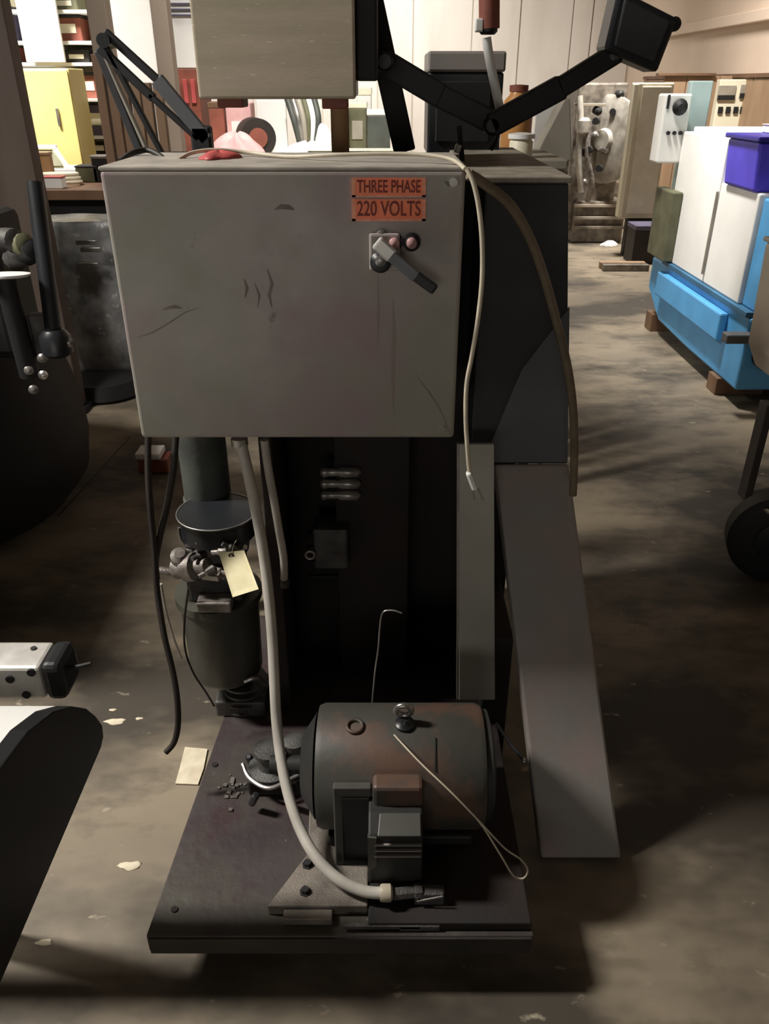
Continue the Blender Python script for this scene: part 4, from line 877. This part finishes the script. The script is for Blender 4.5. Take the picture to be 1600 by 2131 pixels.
# breaker panel
Yw = 10.6
ep = thing('breaker_panel', 'ivory breaker panel with dark switch slots behind the blue and white machine', 'electrical panel', (P(1535,220,Yw).x, Yw+.06, zz(283,Yw)))
MB().box(LX(1490,220,Yw), LX(1578,220,Yw), Yw, Yw+.12, zz(283,Yw), zz(165,Yw)).build('case', 'ivory', ep, bevel=.012)
for (a, b, c, d) in ((1496,1532,178,208),(1542,1572,176,204)):
    w = MB().box(LX(a,c,Yw), LX(b,c,Yw), Yw-.02, Yw-.001, zz(d,Yw), zz(c,Yw)).build('window_frame', 'greymach', ep, bevel=.004)
    MB().box(LX(a,c,Yw), LX(b,c,Yw), Yw-.028, Yw-.0205, zz(d,Yw), zz(d-10,Yw)).build('dark_slot', 'black', w)
for px in (1494, 1510, 1526, 1540): MB().box(LX(px,226,Yw), LX(px+9,226,Yw), Yw-.025, Yw-.001, zz(236,Yw), zz(222,Yw)).build('breaker', 'black', ep, bevel=.003)
MB().box(LX(1543,245,Yw), LX(1568,245,Yw), Yw-.015, Yw-.001, zz(265,Yw), zz(220,Yw)).build('wiring_cover', 'olive', ep, bevel=.003)
MB().box(LX(1505,300,Yw), LX(1560,300,Yw), Yw+.02, Yw+.1, 0, zz(284,Yw)).build('stand', 'woodlt', ep)
wd = thing('brown_partition', 'brown wooden partition behind the breaker panel', 'partition', (P(1500,220,11).x, 11, 0))
for k, (a, b) in enumerate(((1375,1420),(1421,1450),(1451,1488),(1489,1545),(1546,1590),(1591,1640))):
    MB().box(LX(a,220,11)+.003, LX(b,220,11)-.003, 11.0, 11.04, 0, zz(158,11)).build('board', 'woodlt', wd, bevel=.004)
MB().box(LX(1370,155,10.95), LX(1490,155,10.95), 10.94, 11.06, zz(158,10.95), zz(152,10.95)).build('cap_rail', 'wood', wd, bevel=.004)
# ================================================================== RIGHT EDGE: BEIGE MACHINE AND BLACK WHEEL
Yg = 3.0
gm = thing('beige_machine', 'beige machine body cut off by the right edge of the picture', 'machine', (P(1620,700,Yg).x+.2, Yg+.3, 0))
xg = P(1556, 700, Yg+.6).x
MB().prism([(xg, Yg, zz(800,Yg)), (xg+.06, Yg, zz(858,Yg)), (xg+.7, Yg, zz(858,Yg)), (xg+.7, Yg, zz(560,Yg)), (xg-.02, Yg, zz(560,Yg))], (0, .6, 0)).build('body', 'beige', gm, bevel=.02)
MB().box(xg-.03, xg+.7, Yg-.01, Yg+.6, zz(560,Yg), zz(548,Yg)).build('top_rim', 'greymach', gm, bevel=.006)
MB().cyl((xg-.04, Yg+.25, zz(600,Yg+.25)), (xg+.01, Yg+.25, zz(600,Yg+.25)), .02, n=14).build('plug', 'black', gm, smooth=True)
MB().box(P(1582,900,Yg+.05).x, P(1582,900,Yg).x+.06, Yg+.05, Yg+.12, .0, zz(858,Yg)+.01).build('leg', 'rubber', gm, bevel=.004)
MB().box(P(1582,900,Yg+.05).x+.5, P(1582,900,Yg).x+.56, Yg+.05, Yg+.12, .0, zz(858,Yg)+.01).build('leg', 'rubber', gm, bevel=.004)
wh = thing('rubber_wheel', 'black rubber wheel half hidden at the right edge', 'wheel', (P(1610,1080,2.45).x, 2.45, 0))
wc_ = P(1612, 1075, 2.45); r_ = wc_.z-.002
rw = .17
wx = XX(1517, 2.45, rw)+rw
MB().lathe((wx, 2.45, rw+.001), [(.06,-.045),(rw*.85,-.05),(rw,-.035),(rw,.035),(rw*.85,.05),(.06,.045)], (.25,1,0), 40).build('tyre', 'black', wh, smooth=True)
MB().lathe((wx, 2.45, rw), [(.03,-.06),(.08,-.052),(.08,.052),(.03,.06)], (.25,1,0), 20).build('hub', 'blacksat', wh, smooth=True)
tr_ = P(1560, 990, 2.35)
MB().lathe((wx-.08, 2.40, rw*1.75), [(.008,-.03),(.012,-.02),(.012,.02),(.008,.03)], (0,-1,.3), 10).build('axle_pin', 'dull', wh, smooth=True)
# ================================================================== SMALL FLOOR ITEMS
fp1 = thing('floor_paper', 'torn piece of cream paper on the floor left of the base plate', 'paper', G(400,1595))
MB().prism([G(385,1556,.002), G(432,1560,.002), G(424,1600,.002), G(412,1634,.002), G(365,1632,.002), G(374,1600,.002)], (0, 0, .003)).build('sheet', 'paper', fp1)
rd = thing('red_box', 'small dark red box with white lid on the floor behind the hanging hoses', 'box', G(320,985))
c = G(320, 985); MB().box(c.x-.07, c.x+.07, c.y, c.y+.1, 0, .07).build('body', 'brick', rd, bevel=.005)
MB().box(c.x-.075, c.x+.04, c.y-.004, c.y+.104, .07, .10).build('lid', 'white', rd, bevel=.005)
for i, (px, py, s) in enumerate(((240,1502,.03),(290,1496,.012),(235,1478,.012),(270,1802,.028),(92,1962,.018))):
    c = G(px, py); o = heap(c.x, c.y, s, s*.45, 0.0, .004, 20+i, 12, 4).build('debris_flake', 'paper', smooth='all')
    tag(o, ['long pale flake on the floor left of the hanging hose tip','tiny pale flake right of the long flake near the hanging hose','tiny round pale flake just above the long flake on the floor','pale flake on the floor left of the base plate front half','pale flake at the lower left beside the black end plate'][i], 'debris')
# ------------------------------------------------------------------ groups of alike things
GR = {'black_hose': 'dark rubber hoses under the cabinet', 'conduit_hose': 'grey conduits under the cabinet', 'building_post': 'building posts at the upper left',
      'thin_wire': 'thin wires beside the reservoir', 'white_power_cord': 'cream cords on the control cabinet', 'debris_flake': 'pale flakes on the floor',
      'shelf_carton': 'cartons on the pale workbench', 'box': 'boxes on the cream shelving', 'carton': 'cartons on shelves and bench'}
for o in list(bpy.data.objects):
    b_ = o.name.split('.')[0]
    if o.parent is None and b_ in GR and o.get('category'): o['group'] = GR[b_]
